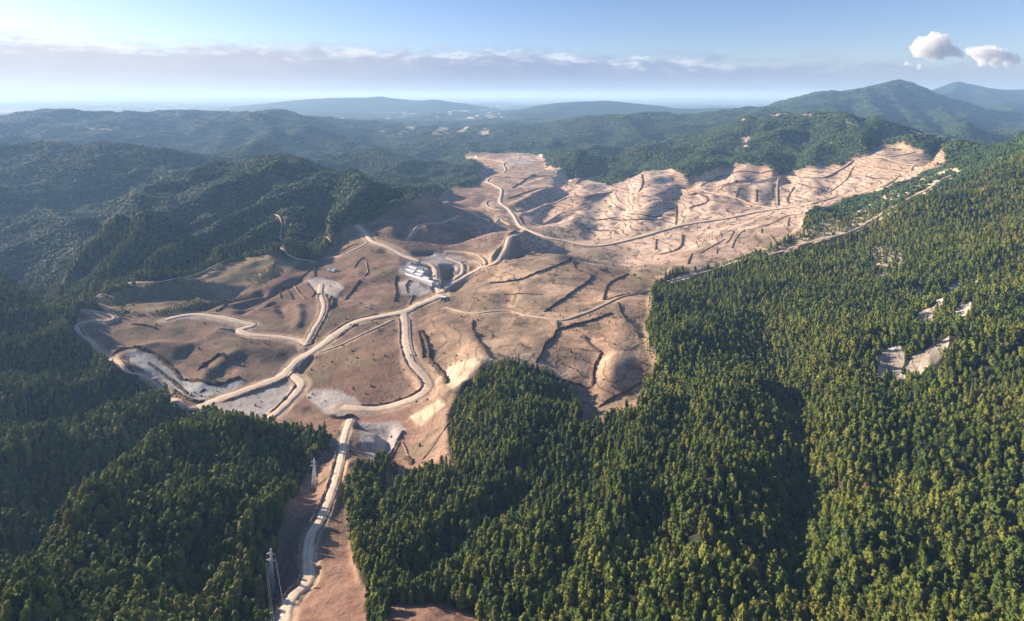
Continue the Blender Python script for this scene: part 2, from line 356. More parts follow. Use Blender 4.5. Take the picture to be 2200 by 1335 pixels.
# spurs (+) and gullies (-) that give the slopes their light and dark sides: points, height m, width as a share of distance
def ridge(pix, h, wd, ymin=0):
    global Z
    pts = [ground_at(a, b, ymin) for a, b in pix]
    best = np.full(Z.shape, 1e9, np.float32)
    for (x1, y1), (x2, y2) in zip(pts[:-1], pts[1:]):
        ym = (y1+y2)/2; R_ = wd*ym*2.6
        u1, v1, u2, v2 = x1/y1, math.log(y1), x2/y2, math.log(y2); r = wd*2.8
        a0, a1 = int((min(u1, u2)-r-U0)/DU), int((max(u1, u2)+r-U0)/DU)+1; b0, b1 = int((min(v1, v2)-r-V0)/DV), int((max(v1, v2)+r-V0)/DV)+1
        a0, b0 = max(a0, 0), max(b0, 0)
        if a1 <= a0 or b1 <= b0: continue
        X, Y = XX[b0:b1, a0:a1], YY[b0:b1, a0:a1]
        dx, dy = x2-x1, y2-y1; L2 = dx*dx+dy*dy+1e-6
        t = np.clip(((X-x1)*dx+(Y-y1)*dy)/L2, 0, 1)
        d = np.hypot(X-x1-t*dx, Y-y1-t*dy)/(wd*(y1+(y2-y1)*t))
        best[b0:b1, a0:a1] = np.minimum(best[b0:b1, a0:a1], d)
    Z = Z+h*np.exp(-best*best)
for h, wd, s in (
    (-9, .026, '1720,760;1715,850;1718,950;1722,1050;1715,1180;1712,1300'), (8, .05, '1500,720;1520,850;1560,1000;1500,1180'),
    (-12, .035, '1640,640;1650,760;1700,880'), (12, .05, '1850,760;1830,900;1820,1050;1860,1250'),
    (-24, .05, '400,880;380,900;250,985;150,1070;60,1180;0,1280'), (16, .045, '520,945;420,935;300,1035;180,1125;80,1270;40,1400'), (-10, .03, '640,1000;520,1080;440,1200;400,1300'), (8, .03, '600,1080;520,1200;480,1320'),
    (-14, .035, '330,850;200,885;80,900;0,910'), (10, .035, '300,900;180,935;60,980;0,1020'), (9, .03, '300,800;180,850;60,870'), (-9, .03, '200,760;100,790;0,800'), (8, .03, '140,700;60,760;0,770'),
    (-57.8, .05, '20,575;80,600;150,625'), (37.4, .02, '150,610;170,570;215,520;240,480;300,430;380,400;450,375'), (34, .018, '235,570;300,520;370,470;440,440;520,400;600,370'), (-34, .016, '180,590;250,540;330,480;400,440'),
    (-37.4, .018, '260,590;340,540;420,490;500,455;560,420'), (34, .015, '330,590;400,545;480,500;560,460;640,430;700,400'), (-30.6, .014, '420,570;480,530;540,500;590,480'), (30.6, .014, '470,560;540,525;600,490;650,470'), (-27.2, .014, '560,540;630,510;680,490'), (23.8, .014, '600,545;660,520;710,500'),
    (-44.2, .02, '660,510;690,470;700,430;690,390'), (34, .018, '720,490;760,450;780,420;760,390'), (-27.2, .015, '790,455;830,430;850,420'),
    (-37.4, .03, '220,540;225,470;235,400;250,350'), (30.6, .03, '0,430;60,440;120,480;170,520'), (-30.6, .03, '60,380;160,400;210,430'), (30.6, .02, '100,350;180,380;260,400'), (-30.6, .016, '330,350;340,390;400,400'), (27.2, .016, '280,345;330,370;380,385'), (-23.8, .012, '480,370;460,385;420,395'),
    (-40.8, .02, '0,280;100,300;180,310'), (44.2, .02, '40,262;120,290;240,300'), (51, .014, '380,250;450,280;520,290;600,305'), (-44.2, .014, '470,262;560,280;640,300'), (40.8, .014, '545,252;600,270;680,300;740,320'), (-40.8, .013, '300,262;360,280;420,300'),
    (-22.44, .02, '1690,376;1715,335;1740,290;1745,265'), (-16.32, .016, '1560,348;1590,310;1610,285;1615,265'), (16.32, .015, '1740,350;1770,310;1800,275'), (16.32, .018, '1480,360;1540,320;1600,285;1640,262'), (16.32, .016, '1640,350;1660,320;1680,285'),
    (-20.4, .02, '1370,368;1400,335;1430,315;1440,300'), (16.32, .014, '1230,360;1280,330;1340,300'), (-14.28, .014, '1280,372;1320,340;1370,310'), (14.28, .014, '1330,375;1370,350;1390,325'), (14.28, .014, '1850,320;1860,290;1850,262'), (-14.28, .014, '1900,300;1900,280;1890,265'),
    (26.52, .014, '1250,275;1260,290;1230,310'), (-24.48, .014, '1290,262;1310,285;1300,310'), (24.48, .012, '1340,255;1360,280;1370,300'), (-24.48, .014, '1395,262;1420,285;1430,300'), (20.4, .012, '1200,300;1180,320'),
    (50, .016, '1935,182;1990,230;2040,262;2080,290'), (-46, .013, '1945,195;1960,230;2010,265;2040,285'), (-40, .012, '1880,190;1900,220;1930,250;1950,275'), (-34, .014, '1840,215;1820,240;1855,262'), (36, .012, '1915,185;1925,220;1960,255'), (36, .012, '1860,200;1870,230;1890,255'),
    (26, .014, '1640,240;1620,255;1600,265'), (-22, .012, '1680,232;1690,240;1720,250'), (-40, .012, '2080,190;2090,215;2130,245'), (40, .012, '2060,180;2040,210;2060,235'), (36, .012, '2120,195;2150,220;2180,245'),
    (11, .03, '1000,1120;1080,1030;1130,930;1140,850'), (-11, .03, '900,1240;1000,1150;1100,1090'), (10, .03, '1280,1240;1330,1120;1370,980;1400,880'), (-10, .03, '1180,1280;1230,1150;1260,1000'),
    # cleared ground: knolls, hollows, cuttings
    (-13.6, .020, '1484,380;1470,410;1450,450;1430,480'), (-10.88, .016, '1682,372;1672,400;1660,440'), (-10.2, .018, '1312,396;1300,430;1285,480;1270,510'), (-10.88, .016, '1225,375;1205,410;1180,450;1160,480'),
    (10.2, .022, '1400,372;1395,410;1380,460;1360,500'), (10.2, .020, '1590,356;1580,390;1560,430;1530,455'), (8.16, .018, '1745,362;1745,390;1735,420'), (9.52, .018, '1260,400;1245,440;1225,490'), (-8.16, .014, '1550,365;1535,400;1500,430'), (-6.8, .012, '1810,352;1800,385;1780,415'), (8.16, .016, '1900,315;1890,350;1870,385'),
    (-6.8, .012, '1350,390;1345,430;1325,480'), (-6.12, .012, '1630,362;1620,400;1605,440'), (-6.12, .010, '1400,470;1440,440;1480,420'), (9, .012, '1450,400;1500,395'),
    (-12.8, .022, '975,615;990,600;1010,585;1035,572'), (-11.2, .014, '955,590;962,575;985,570'), (12, .012, '1060,562;1085,535;1100,512;1118,502'), (-14.4, .015, '1105,545;1135,528;1165,535;1185,542'), (-4.95, .01, '1150,545;1185,528'),
    (-5.5, .012, '1000,560;1020,565;1030,560'), (5.5, .02, '470,720;520,750;590,760'), (-6.6, .014, '395,760;440,780;480,800'), (6.6, .016, '430,830;450,800;490,770;500,765'), (4.4, .012, '300,750;350,740;400,745'), (-3.3, .012, '330,770;380,780'),
    (5.5, .009, '640,660;645,680;640,700'), (4.4, .008, '560,665;590,668'), (-4.95, .009, '520,670;560,652'), (-3.85, .008, '600,660;615,680'), (4.95, .02, '720,620;780,600;830,590'), (-6.6, .012, '830,538;880,548;940,545'), (-4.95, .01, '705,600;740,597;790,590'),
    (-11.2, .012, '1400,592;1350,584;1310,580'), (5.5, .018, '1200,556;1250,560;1310,570'), (-17.6, .014, '1484,388;1462,405;1440,432'), (11.2, .014, '1380,395;1450,378;1470,385'), (12.8, .013, '1440,440;1500,420;1530,425'), (-5.5, .01, '1530,400;1550,430;1540,450'),
    (11.2, .009, '1110,440;1170,410;1240,388'), (-12.8, .009, '1120,455;1170,430;1235,403'), (6.6, .009, '1180,445;1250,425;1320,408'), (-16, .010, '1178,480;1200,468;1235,455'), (-16, .010, '1205,400;1215,385;1220,372'), (6.6, .009, '1140,395;1170,385'),
    (5.5, .009, '1100,470;1140,455;1180,440'), (-4.95, .009, '1100,450;1130,440;1160,425'), (6.05, .011, '1300,470;1380,450;1450,440'), (-4.95, .010, '1250,485;1330,480;1400,465'), (5.5, .010, '1250,500;1320,500;1380,490'), (-6.6, .012, '1040,415;1050,425;1030,440'),
    (4.4, .009, '1590,380;1620,400;1630,430'), (-4.4, .008, '1560,375;1575,400;1570,430'), (4.95, .009, '1740,385;1760,405;1740,425'), (-4.95, .009, '1700,390;1690,420'), (4.95, .009, '1880,345;1950,360;1990,350'), (-4.4, .008, '1830,365;1860,380;1840,400'), (-4.4, .009, '1560,500;1620,480;1700,455'),
    (-16, .012, '640,600;600,620;560,640;520,655'), (-12.8, .012, '560,628;500,645;440,655'), (6.6, .012, '260,632;340,622;400,612;460,590'),
    (-24, .022, '880,505;940,510;1000,500;1060,490'), (14.4, .014, '850,445;900,440;960,440'), (-11.2, .009, '880,455;870,480;860,500'), (6.6, .008, '905,470;915,490;925,505'), (-5.5, .008, '930,470;950,495;970,510'), (5.5, .008, '960,470;985,495;1000,515'), (-12.8, .016, '1000,440;1040,450;1060,470'),
    (4.4, .02, '940,690;1010,730;1030,770'), (-3.85, .02, '1080,700;1100,640;1060,600'), (5.5, .03, '1340,700;1320,780;1290,860'), (-5.5, .02, '1280,760;1275,800;1262,860;1265,900'), (-4.4, .02, '1080,650;1110,665;1130,690'),
    (-11.2, .012, '770,915;830,925;830,960;790,960'), (-5.5, .012, '280,765;330,780;380,810;430,845'), (2.75, .01, '610,870;650,880'), (-4.95, .009, '570,855;600,850'), (-6.6, .012, '645,790;655,780;640,800'),
    (2.75, .014, '300,700;380,710'), (3.3, .014, '690,1120;720,1060;770,990'), (-4.4, .02, '600,1180;640,1120;680,1040'), (3.3, .01, '895,795;930,800'), (-4.4, .01, '935,810;925,835'), (4.95, .012, '930,830;960,850;1000,830'),
):
    ridge(PP(s), h, wd)

# ------------------------------------------------------------ roads: (half width m, bank m, cut m, photo polyline)
def z5(s): return PP(s, 730, 440, 2.966)
def z6(s): return PP(s, 1460, 440, 2.966)
def z3(s): return PP(s, 1460, 0, 2.966)
def z2(s): return PP(s, 730, 0, 2.966)
def z4(s): return PP(s, 0, 440, 2.966)
ROADS = [
 ('haul', 7.0, 6, PP('1115,343;1082,351;1084,369;1047,388;1060,398;1077,408;1074,435;1091,450;1104,464;1123,490;1168,507;1219,521;1269,529;1310,526;1371,511;1470,484;1560,470;1640,454;1745,437')),
 ('haul', 5.5, 4, PP('1123,494;1118,501;1094,511;1087,531;1070,555;1054,571;1037,577;1000,597;966,615;950,628')),
 ('track', 3.5, 3, PP('1118,501;1140,512;1152,525;1160,538')),
 ('haul', 6.5, 4, PP('946,630;935,600;935,585;925,568;900,560;870,552;838,532;800,519;782,500;768,484')),
 ('haul', 4.5, 4, PP('946,628;975,603;992,588;993,573;980,561;960,553')),
 ('track', 3.5, 3, PP('1035,576;1043,562;1030,549;1000,543;960,541')),
 ('haul', 9.0, 6, PP('948,634;925,645;900,655;868,670;830,677;770,690;730,712;700,735;665,760;640,778;620,795;600,812;550,832;500,848;450,864;425,878')),
 ('haul', 7.5, 6, PP('866,668;870,700;872,740;885,780;910,808;920,828;900,850;850,872;800,882;760,878;735,873')),
 ('haul', 6.5, 4, PP('660,742;640,730;590,724;540,720;520,714;515,708;545,700;510,691;470,681;420,676;385,680;355,688')),
 ('haul', 5.0, 4, PP('655,745;672,712;690,682;696,655;688,630;690,612')),
 ('track', 4.0, 3, PP('178,666;215,672;245,684;232,693;195,690;165,695;172,715;200,742;235,772;270,790;310,812;345,838;385,864;425,878')),
 ('haul', 7.0, 6, PP('618,800;645,822;640,840;612,868;580,900;562,912')),
 ('haul', 3.9, 4, PP('752,902;738,945;727,1000;712,1060;688,1110;668,1150;660,1200;662,1240;648,1270;622,1302;608,1340')),
 ('track', 2.6, 2, PP('200,640;240,622;330,608;400,598;450,576;500,556;560,545;620,552;672,562')),
 ('track', 2.4, 2, PP('585,460;605,475;602,505;612,520;670,527;712,522')),
 ('track', 3.0, 2, PP('985,465;960,475;900,485;885,500;872,518')),
 ('track', 3.0, 2, z3('0,1205;130,1200;400,1162;600,1138;680,1118;900,1133;1000,1098;1110,1022;1200,1005;1300,1005;1500,970')),
 ('track', 3.0, 2, z3('1300,1005;1460,1050;1640,1020;1560,1070;1400,1130;1200,1220;1000,1260;850,1300')),
 ('track', 2.6, 2, z3('1120,1090;1230,1080;1380,1110;1400,1130')),
 ('track', 2.6, 2, z3('130,1210;300,1240;400,1280;520,1320;620,1325')),
 ('track', 2.0, 2, z3('628,1140;622,1200;624,1310')),
 ('track', 2.6, 2, PP('1310,400;1350,415;1410,422;1462,406')),
 ('track', 2.6, 2, PP('1165,482;1200,462;1245,448;1270,440;1310,444')),
 ('track', 2.6, 2, PP('1065,430;1045,436;1050,446;1074,452')),
 ('track', 2.2, 2, PP('959,662;1017,674;1094,671;1134,679;1202,688;1242,679;1310,649;1397,624')),
 ('track', 2.6, 2, PP('1434,606;1500,590;1560,573;1640,551;1700,531;1800,506;1850,491;1885,468;1950,430;2010,395;2060,371')),
 ('track', 8.0, 3, z3('1470,850;1600,870;1740,880;1780,890;1765,908;1830,922;1990,955;1995,970')),
 ('track', 2.6, 2, PP('692,757;740,737;800,708;845,688')),
 ('track', 2.6, 2, PP('985,562;1010,560;1030,566;1036,574')),
 ('track', 2.6, 2, PP('1085,351;1060,346;1025,340;1005,338')),
 ('track', 2.4, 2, PP('1060,388;1090,384;1130,386;1160,380;1190,378')),
 ('track', 2.2, 2, PP('1062,480;1072,470;1080,476;1095,484')),
 ('track', 2.6, 2, PP('700,555;740,548;790,522')),
]
def resample(pts, step):
    P = np.array(pts, float)
    # Catmull-Rom through the traced points
    Q = [P[0]]
    for i in range(len(P)-1):
        p0 = P[max(i-1, 0)]; p1 = P[i]; p2 = P[i+1]; p3 = P[min(i+2, len(P)-1)]
        n = max(2, int(np.hypot(*(p2-p1))/step))
        for k in range(1, n+1):
            t = k/n; Q.append(.5*((2*p1)+(-p0+p2)*t+(2*p0-5*p1+4*p2-p3)*t*t+(-p0+3*p1-3*p2+p3)*t**3))
    return np.array(Q)
def smooth1(a, n):
    a = a.copy()
    for _ in range(n): a[1:-1] = (a[:-2]+a[1:-1]*2+a[2:])/4
    return a
ROADPTS = []
for kind, hw, bank, pix in ROADS:
    # trace, then drop jumps over a crest
    pts = [ground_at(a, b, 3000 if hw == 8.0 and kind == 'track' else 0) for a, b in pix]
    ym = np.mean([p[1] for p in pts]); st = max(6.0, ym*0.006)
    Q = resample(pts, st); zz = smooth1(hz(Q[:, 0], Q[:, 1]), 14)
    ROADPTS.append((kind, hw, Q, zz))
ROADD = np.full(Z.shape, 9e9, np.float32)              # distance to the nearest road, in half widths
def carve(hw, bank, Q, zz):
    global Z
    best = np.full(Z.shape, 1e9, np.float32); zr = np.zeros(Z.shape, np.float32)
    r0 = hw+bank
    for k in range(len(Q)-1):
        (x1, y1), (x2, y2) = Q[k], Q[k+1]
        r = r0/min(y1, y2)+2*DU
        u1, v1, u2, v2 = x1/y1, math.log(y1), x2/y2, math.log(y2)
        a0, a1 = int((min(u1, u2)-r-U0)/DU), int((max(u1, u2)+r-U0)/DU)+2; b0, b1 = int((min(v1, v2)-r-V0)/DV), int((max(v1, v2)+r-V0)/DV)+2
        a0, b0 = max(a0, 0), max(b0, 0)
        if a1 <= a0 or b1 <= b0: continue
        sl = (slice(b0, b1), slice(a0, a1)); X, Y = XX[sl], YY[sl]
        dx, dy = x2-x1, y2-y1; L2 = dx*dx+dy*dy+1e-6
        t = np.clip(((X-x1)*dx+(Y-y1)*dy)/L2, 0, 1); d = np.hypot(X-x1-t*dx, Y-y1-t*dy)
        c = d < best[sl]; best[sl] = np.where(c, d, best[sl]); zr[sl] = np.where(c, zz[k]+(zz[k+1]-zz[k])*t, zr[sl])
    on = best < r0
    w = 1-sst(best[on], hw, r0)
    Z[on] = Z[on]*(1-w)+zr[on]*w
    ROADD[:] = np.minimum(ROADD, best/hw)
for (kind, hw, bank, pix), (_, _, Q, zz) in zip(ROADS, ROADPTS):
    sp = np.mean(Q[:, 1])*DV
    carve(hw+sp*0.5, max(bank*1.3, sp*1.2), Q, zz)
ROADD_ALL = ROADD

# flat gravel benches
PADS = [
 ('pit', PP('268,760;290,752;330,765;375,798;418,822;470,830;518,814;527,822;500,840;450,850;432,862;400,852;350,822;300,785')),
 ('pad', PP('455,885;520,852;590,825;630,822;625,850;592,878;560,905;500,898')),
 ('pad', PP('655,848;690,835;730,838;765,858;790,884;740,895;700,888;675,868')),
 ('pad', PP('652,606;680,598;712,604;738,622;722,640;690,636')),
 ('pad', PP('857,608;880,600;932,626;905,636;862,632')),
 ('pad', PP('905,556;940,544;988,552;978,566;935,572')),
 ('camp', PP('856,584;872,562;905,558;925,575;942,600;940,624;928,622')),
 ('pad', PP('905,558;935,546;985,552;1000,560;985,590;975,580;950,565')), ('pad', PP('360,690;420,672;480,682;545,698;530,706;460,690;400,686')), ('pad', PP('500,712;530,706;560,720;640,728;650,745;600,732;540,724')),
 ('soil', PP('1030,772;1060,765;1075,780;1050,790')), ('soil', PP('880,895;940,860;960,870;900,915')), ('soil', PP('1275,436;1310,440;1305,450;1280,448')), ('pad', PP('1060,345;1110,340;1160,344;1130,352;1090,352')),
 ('rock', PP('770,908;855,905;872,925;835,982;792,985;775,945')),
 ('soil', PP('955,805;968,785;1000,772;1045,772;1015,805;985,828;960,840')),
 ('soil', PP('1080,760;1105,768;1140,755;1146,772;1120,784;1090,782')),
]
PM = [(k, poly_mask(p, 0.006, 0.012)) for k, p in PADS]
for k, m in PM:
    if k in ('pad', 'pit', 'camp') and m.sum() > 30:
        A = np.stack([XX[m], YY[m], np.ones(m.sum())], 1); c, *_ = np.linalg.lstsq(A, Z[m], rcond=None)
        w = blur(m, 3); plane = XX*c[0]*.8+YY*c[1]*.8; plane += Z[m].mean()-plane[m].mean()
        Z = Z+w*(plane-Z)*({'pad': .85, 'pit': .5, 'camp': 1.0}[k])
for (kind, hw, bank, pix), (_, _, Q, zz) in zip(ROADS, ROADPTS):   # roads again, so that the benches meet them
    sp = np.mean(Q[:, 1])*DV
    carve(hw+sp*0.5, max(bank*0.8, sp), Q, smooth1(hz(Q[:, 0], Q[:, 1]), 6))
# small-scale roughness
SP = DV*YY
for L, a in ((60, 2.2), (28, 1.5), (13, .9), (6.5, .5)):
    Z = Z+a*(fbm(XX, YY, L, 2, 71)-.5)*sst(SP*3.0/L, 1.2, .5)*sst(ROADD, 1.0, 1.6)

# which ground is what
CL = poly_mask(CLEARING, 0.006, 0.008) | poly_mask(BOTTOM_CLEAR, 0.01, 0.02)
SCREE = np.zeros(Z.shape, bool)
for s in ('1880,805;1886,770;1895,748;1932,744;1945,765;1938,785;1945,805;1905,808', '1945,800;1958,762;2000,748;2038,722;2024,758;1990,785',
          '1968,702;1972,672;2004,660;2006,696', '2008,655;2040,612;2066,598;2062,620;2025,652', '2050,676;2060,650;2086,655;2072,688',
          '1990,582;2000,570;2004,576;1994,588', '2095,600;2106,592;2104,608', '1576,985;1584,968;1588,985;1580,1000', '2146,1100;2156,1085;2160,1110;2150,1130', '1966,620;1975,612;1980,624'):
    SCREE |= poly_mask(PP(s), 0.012, 0.008)
RIDGE_SOIL = pix_mask(PP('1740,488;1800,462;1850,448;1880,430;1900,415;1935,402;1990,378;2030,362;2066,360;2076,370;2040,388;2010,402;1970,432;1930,452;1900,475;1860,492;1800,508;1700,534;1640,552;1560,576;1440,610;1440,600;1560,562;1700,518'), 1080, 1800)
ROCKY = poly_mask(PP('1868,535;1900,528;1935,532;1935,575;1910,600;1885,595;1875,560'), 0.01, 0.008)
SCRUB = pix_mask(PP('200,642;240,626;330,611;400,600;450,578;500,560;560,548;620,555;672,564;672,580;640,605;560,640;500,668;400,690;300,690;235,690'), 950, 1600) & ~CL
FARCLR = np.zeros(Z.shape, bool)
for y0, y1, s in ((4500, 6500, '145,275;170,264;215,262;250,272;280,276;240,280;190,282'), (2400, 3600, '110,318;135,325;140,345;120,342'), (2400, 3600, '198,330;215,322;265,320;272,324;235,334;205,336'), (2900, 4200, '1590,246;1690,243;1790,249;1785,255;1700,250;1620,253;1590,260'),
          (2600, 3500, '1584,300;1610,290;1616,310;1600,318'), (2600, 3500, '1810,262;1850,256;1830,266;1812,278'), (2600, 3500, '1750,325;1775,305;1790,300;1770,325;1748,338'), (3000, 4500, '1480,275;1500,272;1490,280')):
    FARCLR |= pix_mask(PP(s), y0, y1, 1.5)
FARCLR &= vn(XX/14, YY/22, 77) > .3
CLf = blur(CL, 1)
# ------------------------------------------------------------ ground colours (albedo of soil, grass, gravel)
def C3(r, g, b): return np.array([r, g, b], np.float32)
n_big = fbm(XX, YY, 260, 4, 101)[..., None]; n_mid = fbm(XX, YY, 60, 4, 102)[..., None]; n_sm = fbm(XX, YY, 14, 3, 103)[..., None]
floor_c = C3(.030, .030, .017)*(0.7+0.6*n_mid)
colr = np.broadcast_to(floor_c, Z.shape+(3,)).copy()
far = sst(YY, 2300, 5000)[..., None]
canopy = C3(.020, .040, .016)*(0.55+0.9*fbm(XX, YY, 34, 3, 104)[..., None])
colr = colr*(1-far)+canopy*far
# farmland and villages on the far plain
fx, fy = XX+300*(fbm(XX, YY, 900, 2, 7)), YY
cell = _hash(np.floor(fx/130), np.floor(fy/280), 3)*0.65+_hash(np.floor(fx/420), np.floor(fy/700), 4)*0.35
clump = fbm(XX, YY, 2600, 3, 8)
fieldm = sst(YY, 4800, 6500)*sst(clump, .47, .55)*(cell > .58)*(np.abs(Z+450) < 90)
fieldc = np.where((cell > .76)[..., None], C3(.50, .42, .32), C3(.24, .22, .13))
colr = colr*(1-fieldm[..., None])+fieldc*fieldm[..., None]
speck = (_hash(np.floor(XX/70), np.floor(YY/160), 5) > .93)*sst(fbm(XX, YY, 1500, 2, 12), .55, .66)*sst(YY, 6000, 8000)*(np.abs(Z+450) < 110)
colr = colr*(1-speck[..., None])+C3(.75, .68, .60)*speck[..., None]
# cleared soil
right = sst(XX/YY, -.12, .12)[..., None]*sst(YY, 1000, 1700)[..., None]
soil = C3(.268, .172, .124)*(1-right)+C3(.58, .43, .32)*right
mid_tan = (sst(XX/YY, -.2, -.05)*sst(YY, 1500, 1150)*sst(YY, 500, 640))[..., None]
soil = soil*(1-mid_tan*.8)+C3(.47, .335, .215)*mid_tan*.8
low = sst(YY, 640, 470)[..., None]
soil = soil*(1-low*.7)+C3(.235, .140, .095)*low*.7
streak = fbm(XX*.45+YY*.2, YY*.9-XX*.4, 9, 4, 120)[..., None]; rr = 1-.45*right; soil = soil*(1+rr*.68*(n_mid-.5))*(1+rr*.76*(n_sm-.5))*(1+.68*(streak-.5))
dry = sst(n_big, .42, .62); soil = soil*(1-.35*dry)+C3(.20, .15, .085)*.35*dry
red = sst(fbm(XX, YY, 150, 3, 105), .55, .7)[..., None]; soil = soil*(1-.35*red)+C3(.28, .150, .10)*.35*red
stub = sst(fbm(XX, YY, 90, 5, 106), .47, .66)[..., None]*(.8-.45*right); soil = soil*(1-.7*stub)+C3(.125, .092, .062)*.7*stub
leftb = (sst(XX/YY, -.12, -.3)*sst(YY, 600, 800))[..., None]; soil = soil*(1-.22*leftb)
grs = sst(fbm(XX, YY, 48, 4, 131), .56, .7)[..., None]; soil = soil*(1-.35*grs)+C3(.13, .125, .06)*.35*grs
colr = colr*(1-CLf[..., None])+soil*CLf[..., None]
def lay(m, c, n=1, k=1.0, var=.3):
    global colr
    w = blur(m, n)[..., None]*k; colr = colr*(1-w)+(c*(1-var/2+var*n_sm)*(1-var/2+var*n_mid))*w
lay(SCRUB, C3(.20, .150, .085), 1, 1, .6)
SCREEN_ = nearer(SCREE, 2); lay(SCREEN_ & (fbm(XX*1.6-YY*.6, YY*.25+XX*.2, 9, 3, 141) > .36), C3(.50, .43, .34), 0, 1, 1.1); lay(SCREEN_ & (fbm(XX*1.6-YY*.6, YY*.25+XX*.2, 9, 3, 141) <= .36), C3(.20, .17, .12), 0, 1, .8)
lay(RIDGE_SOIL & (n_sm[..., 0]+n_mid[..., 0] > .88), C3(.46, .38, .26), 0, 1, .6)
lay(RIDGE_SOIL & (n_sm[..., 0]+n_mid[..., 0] <= .88), C3(.13, .12, .06), 0, 1, .6)
lay(ROCKY, C3(.30, .25, .17), 0, 1, 1.2)
lay(FARCLR, C3(.34, .25, .19), 0, 1, .8)
for k, m in PM:
    lay(m, {'pit': C3(.30, .31, .31), 'pad': C3(.37, .34, .31), 'camp': C3(.44, .39, .34), 'rock': C3(.36, .33, .30), 'soil': C3(.52, .42, .29)}[k], 1, .95, .5)
verge = (1-sst(ROADD, 1.0, 2.1))
lay(verge*CL, C3(.42, .31, .21), 0, .8, .5)

# ------------------------------------------------------------ materials
def mat(name, build):
    m = bpy.data.materials.new(name); m.use_nodes = True; t = m.node_tree; t.nodes.clear(); w = NT(t)
    b = w.n('ShaderNodeBsdfPrincipled'); o = w.n('ShaderNodeOutputMaterial'); w.link(b.outputs[0], o.inputs[0])
    b.inputs['Roughness'].default_value = .95; b.inputs['Specular IOR Level'].default_value = .15
    build(w, b); return m
def flat_mat(name, c, rough=.8, var=.25, scale=.5, metal=0.0):
    def f(w, b):
        g = w.n('ShaderNodeNewGeometry'); n = w.noise(g.outputs['Position'], scale, 4, .6)
        k = w.m('ADD', w.m('MULTIPLY', n, var*2), 1-var)
        w.put(w.mix(1.0, (*c, 1), w.comb(k, k, k), 'MULTIPLY'), b.inputs['Base Color'])
        b.inputs['Roughness'].default_value = rough; b.inputs['Metallic'].default_value = metal
    return mat(name, f)
def ground_build(w, b):
    a = w.n('ShaderNodeAttribute', attribute_name='soil_colour'); p = w.n('ShaderNodeNewGeometry').outputs['Position']
    n1 = w.noise(p, .22, 6, .65); n2 = w.noise(p, .9, 4, .6)
    rake = w.n('ShaderNodeAttribute', attribute_name='rake').outputs['Fac']
    sx = w.n('ShaderNodeSeparateXYZ'); w.link(p, sx.inputs[0]); z = sx.outputs[2]
    big = w.noise(p, .010, 4, .55); fine = w.noise(p, .045, 4, .6)
    t1 = w.m('FRACT', w.m('ADD', w.m('MULTIPLY', z, .125), w.m('MULTIPLY', big, 3.6))); line = w.ss(w.m('ABSOLUTE', w.m('SUBTRACT', t1, .5)), .145, .055)
    line = w.m('MULTIPLY', line, w.ss(fine, .37, .47))                       # rows of cut brush left along the contours
    t2 = w.m('ADD', w.m('MULTIPLY', z, 4.2), w.m('ADD', w.m('MULTIPLY', big, 60.0), w.m('MULTIPLY', fine, 14.0))); rip = w.m('MULTIPLY', w.m('SINE', t2), w.ss(w.noise(p, .02, 3, .6), .40, .62))
    k = w.m('ADD', w.m('MULTIPLY', n1, 1.3), .35)
    k = w.m('MULTIPLY', k, w.m('ADD', w.m('MULTIPLY', n2, .7), .65))
    k = w.m('MULTIPLY', k, w.m('ADD', w.m('MULTIPLY', w.m('MULTIPLY', rip, rake), .16), 1.0))
    k = w.m('MULTIPLY', k, w.m('SUBTRACT', 1.0, w.m('MULTIPLY', w.m('MULTIPLY', line, rake), .66)))
    w.put(w.mix(1.0, a.outputs['Color'], w.comb(k, k, k), 'MULTIPLY'), b.inputs['Base Color'])
    bp = w.n('ShaderNodeBump'); bp.inputs['Strength'].default_value = .7; bp.inputs['Distance'].default_value = 1.6
    w.put(w.m('ADD', n1, w.m('MULTIPLY', w.m('ADD', w.m('MULTIPLY', rip, .12), w.m('MULTIPLY', line, .8)), rake)), bp.inputs['Height']); w.link(bp.outputs[0], b.inputs['Normal'])
M_ground = mat('ground', ground_build)
def hills_build(w, b):
    a = w.n('ShaderNodeAttribute', attribute_name='soil_colour'); p = w.n('ShaderNodeNewGeometry').outputs['Position']
    n1 = w.noise(p, .02, 6, .7); k = w.m('ADD', w.m('MULTIPLY', n1, 1.2), .4)
    w.put(w.mix(1.0, a.outputs['Color'], w.comb(k, k, k), 'MULTIPLY'), b.inputs['Base Color'])
    bp = w.n('ShaderNodeBump'); bp.inputs['Strength'].default_value = .8; bp.inputs['Distance'].default_value = 18
    w.put(n1, bp.inputs['Height']); w.link(bp.outputs[0], b.inputs['Normal'])
M_hills = mat('hills', hills_build)
rake = (blur(CL, 2)*(.22+.33*sst(XX/YY, -.25, .0)+.55*right[..., 0]*(.35+.65*sst(YY, 1500, 1800)))).astype(np.float32)

# ------------------------------------------------------------ terrain meshes: near ground, far hills
def terrain(name, r0, r1, m):
    V = np.stack([XX[r0:r1].ravel(), YY[r0:r1].ravel(), Z[r0:r1].ravel()], 1)
    n = r1-r0; i = np.arange(n-1)[:, None]*NC+np.arange(NC-1)[None]
    Fq = np.stack([i, i+1, i+NC+1, i+NC], -1).reshape(-1, 4)
    o = mesh_np(name, V, Fq, True, (m,)); tag(o, kind='structure')
    at = o.data.attributes.new('soil_colour', 'FLOAT_COLOR', 'POINT')
    c4 = np.ones((n*NC, 4), np.float32); c4[:, :3] = colr[r0:r1].reshape(-1, 3); at.data.foreach_set('color', c4.ravel())
    at = o.data.attributes.new('rake', 'FLOAT', 'POINT'); at.data.foreach_set('value', rake[r0:r1].ravel())
    return o
split = int((math.log(4200)-V0)/DV)
terrain('ground', 0, split+1, M_ground)
terrain('hills', split, NR, M_hills)

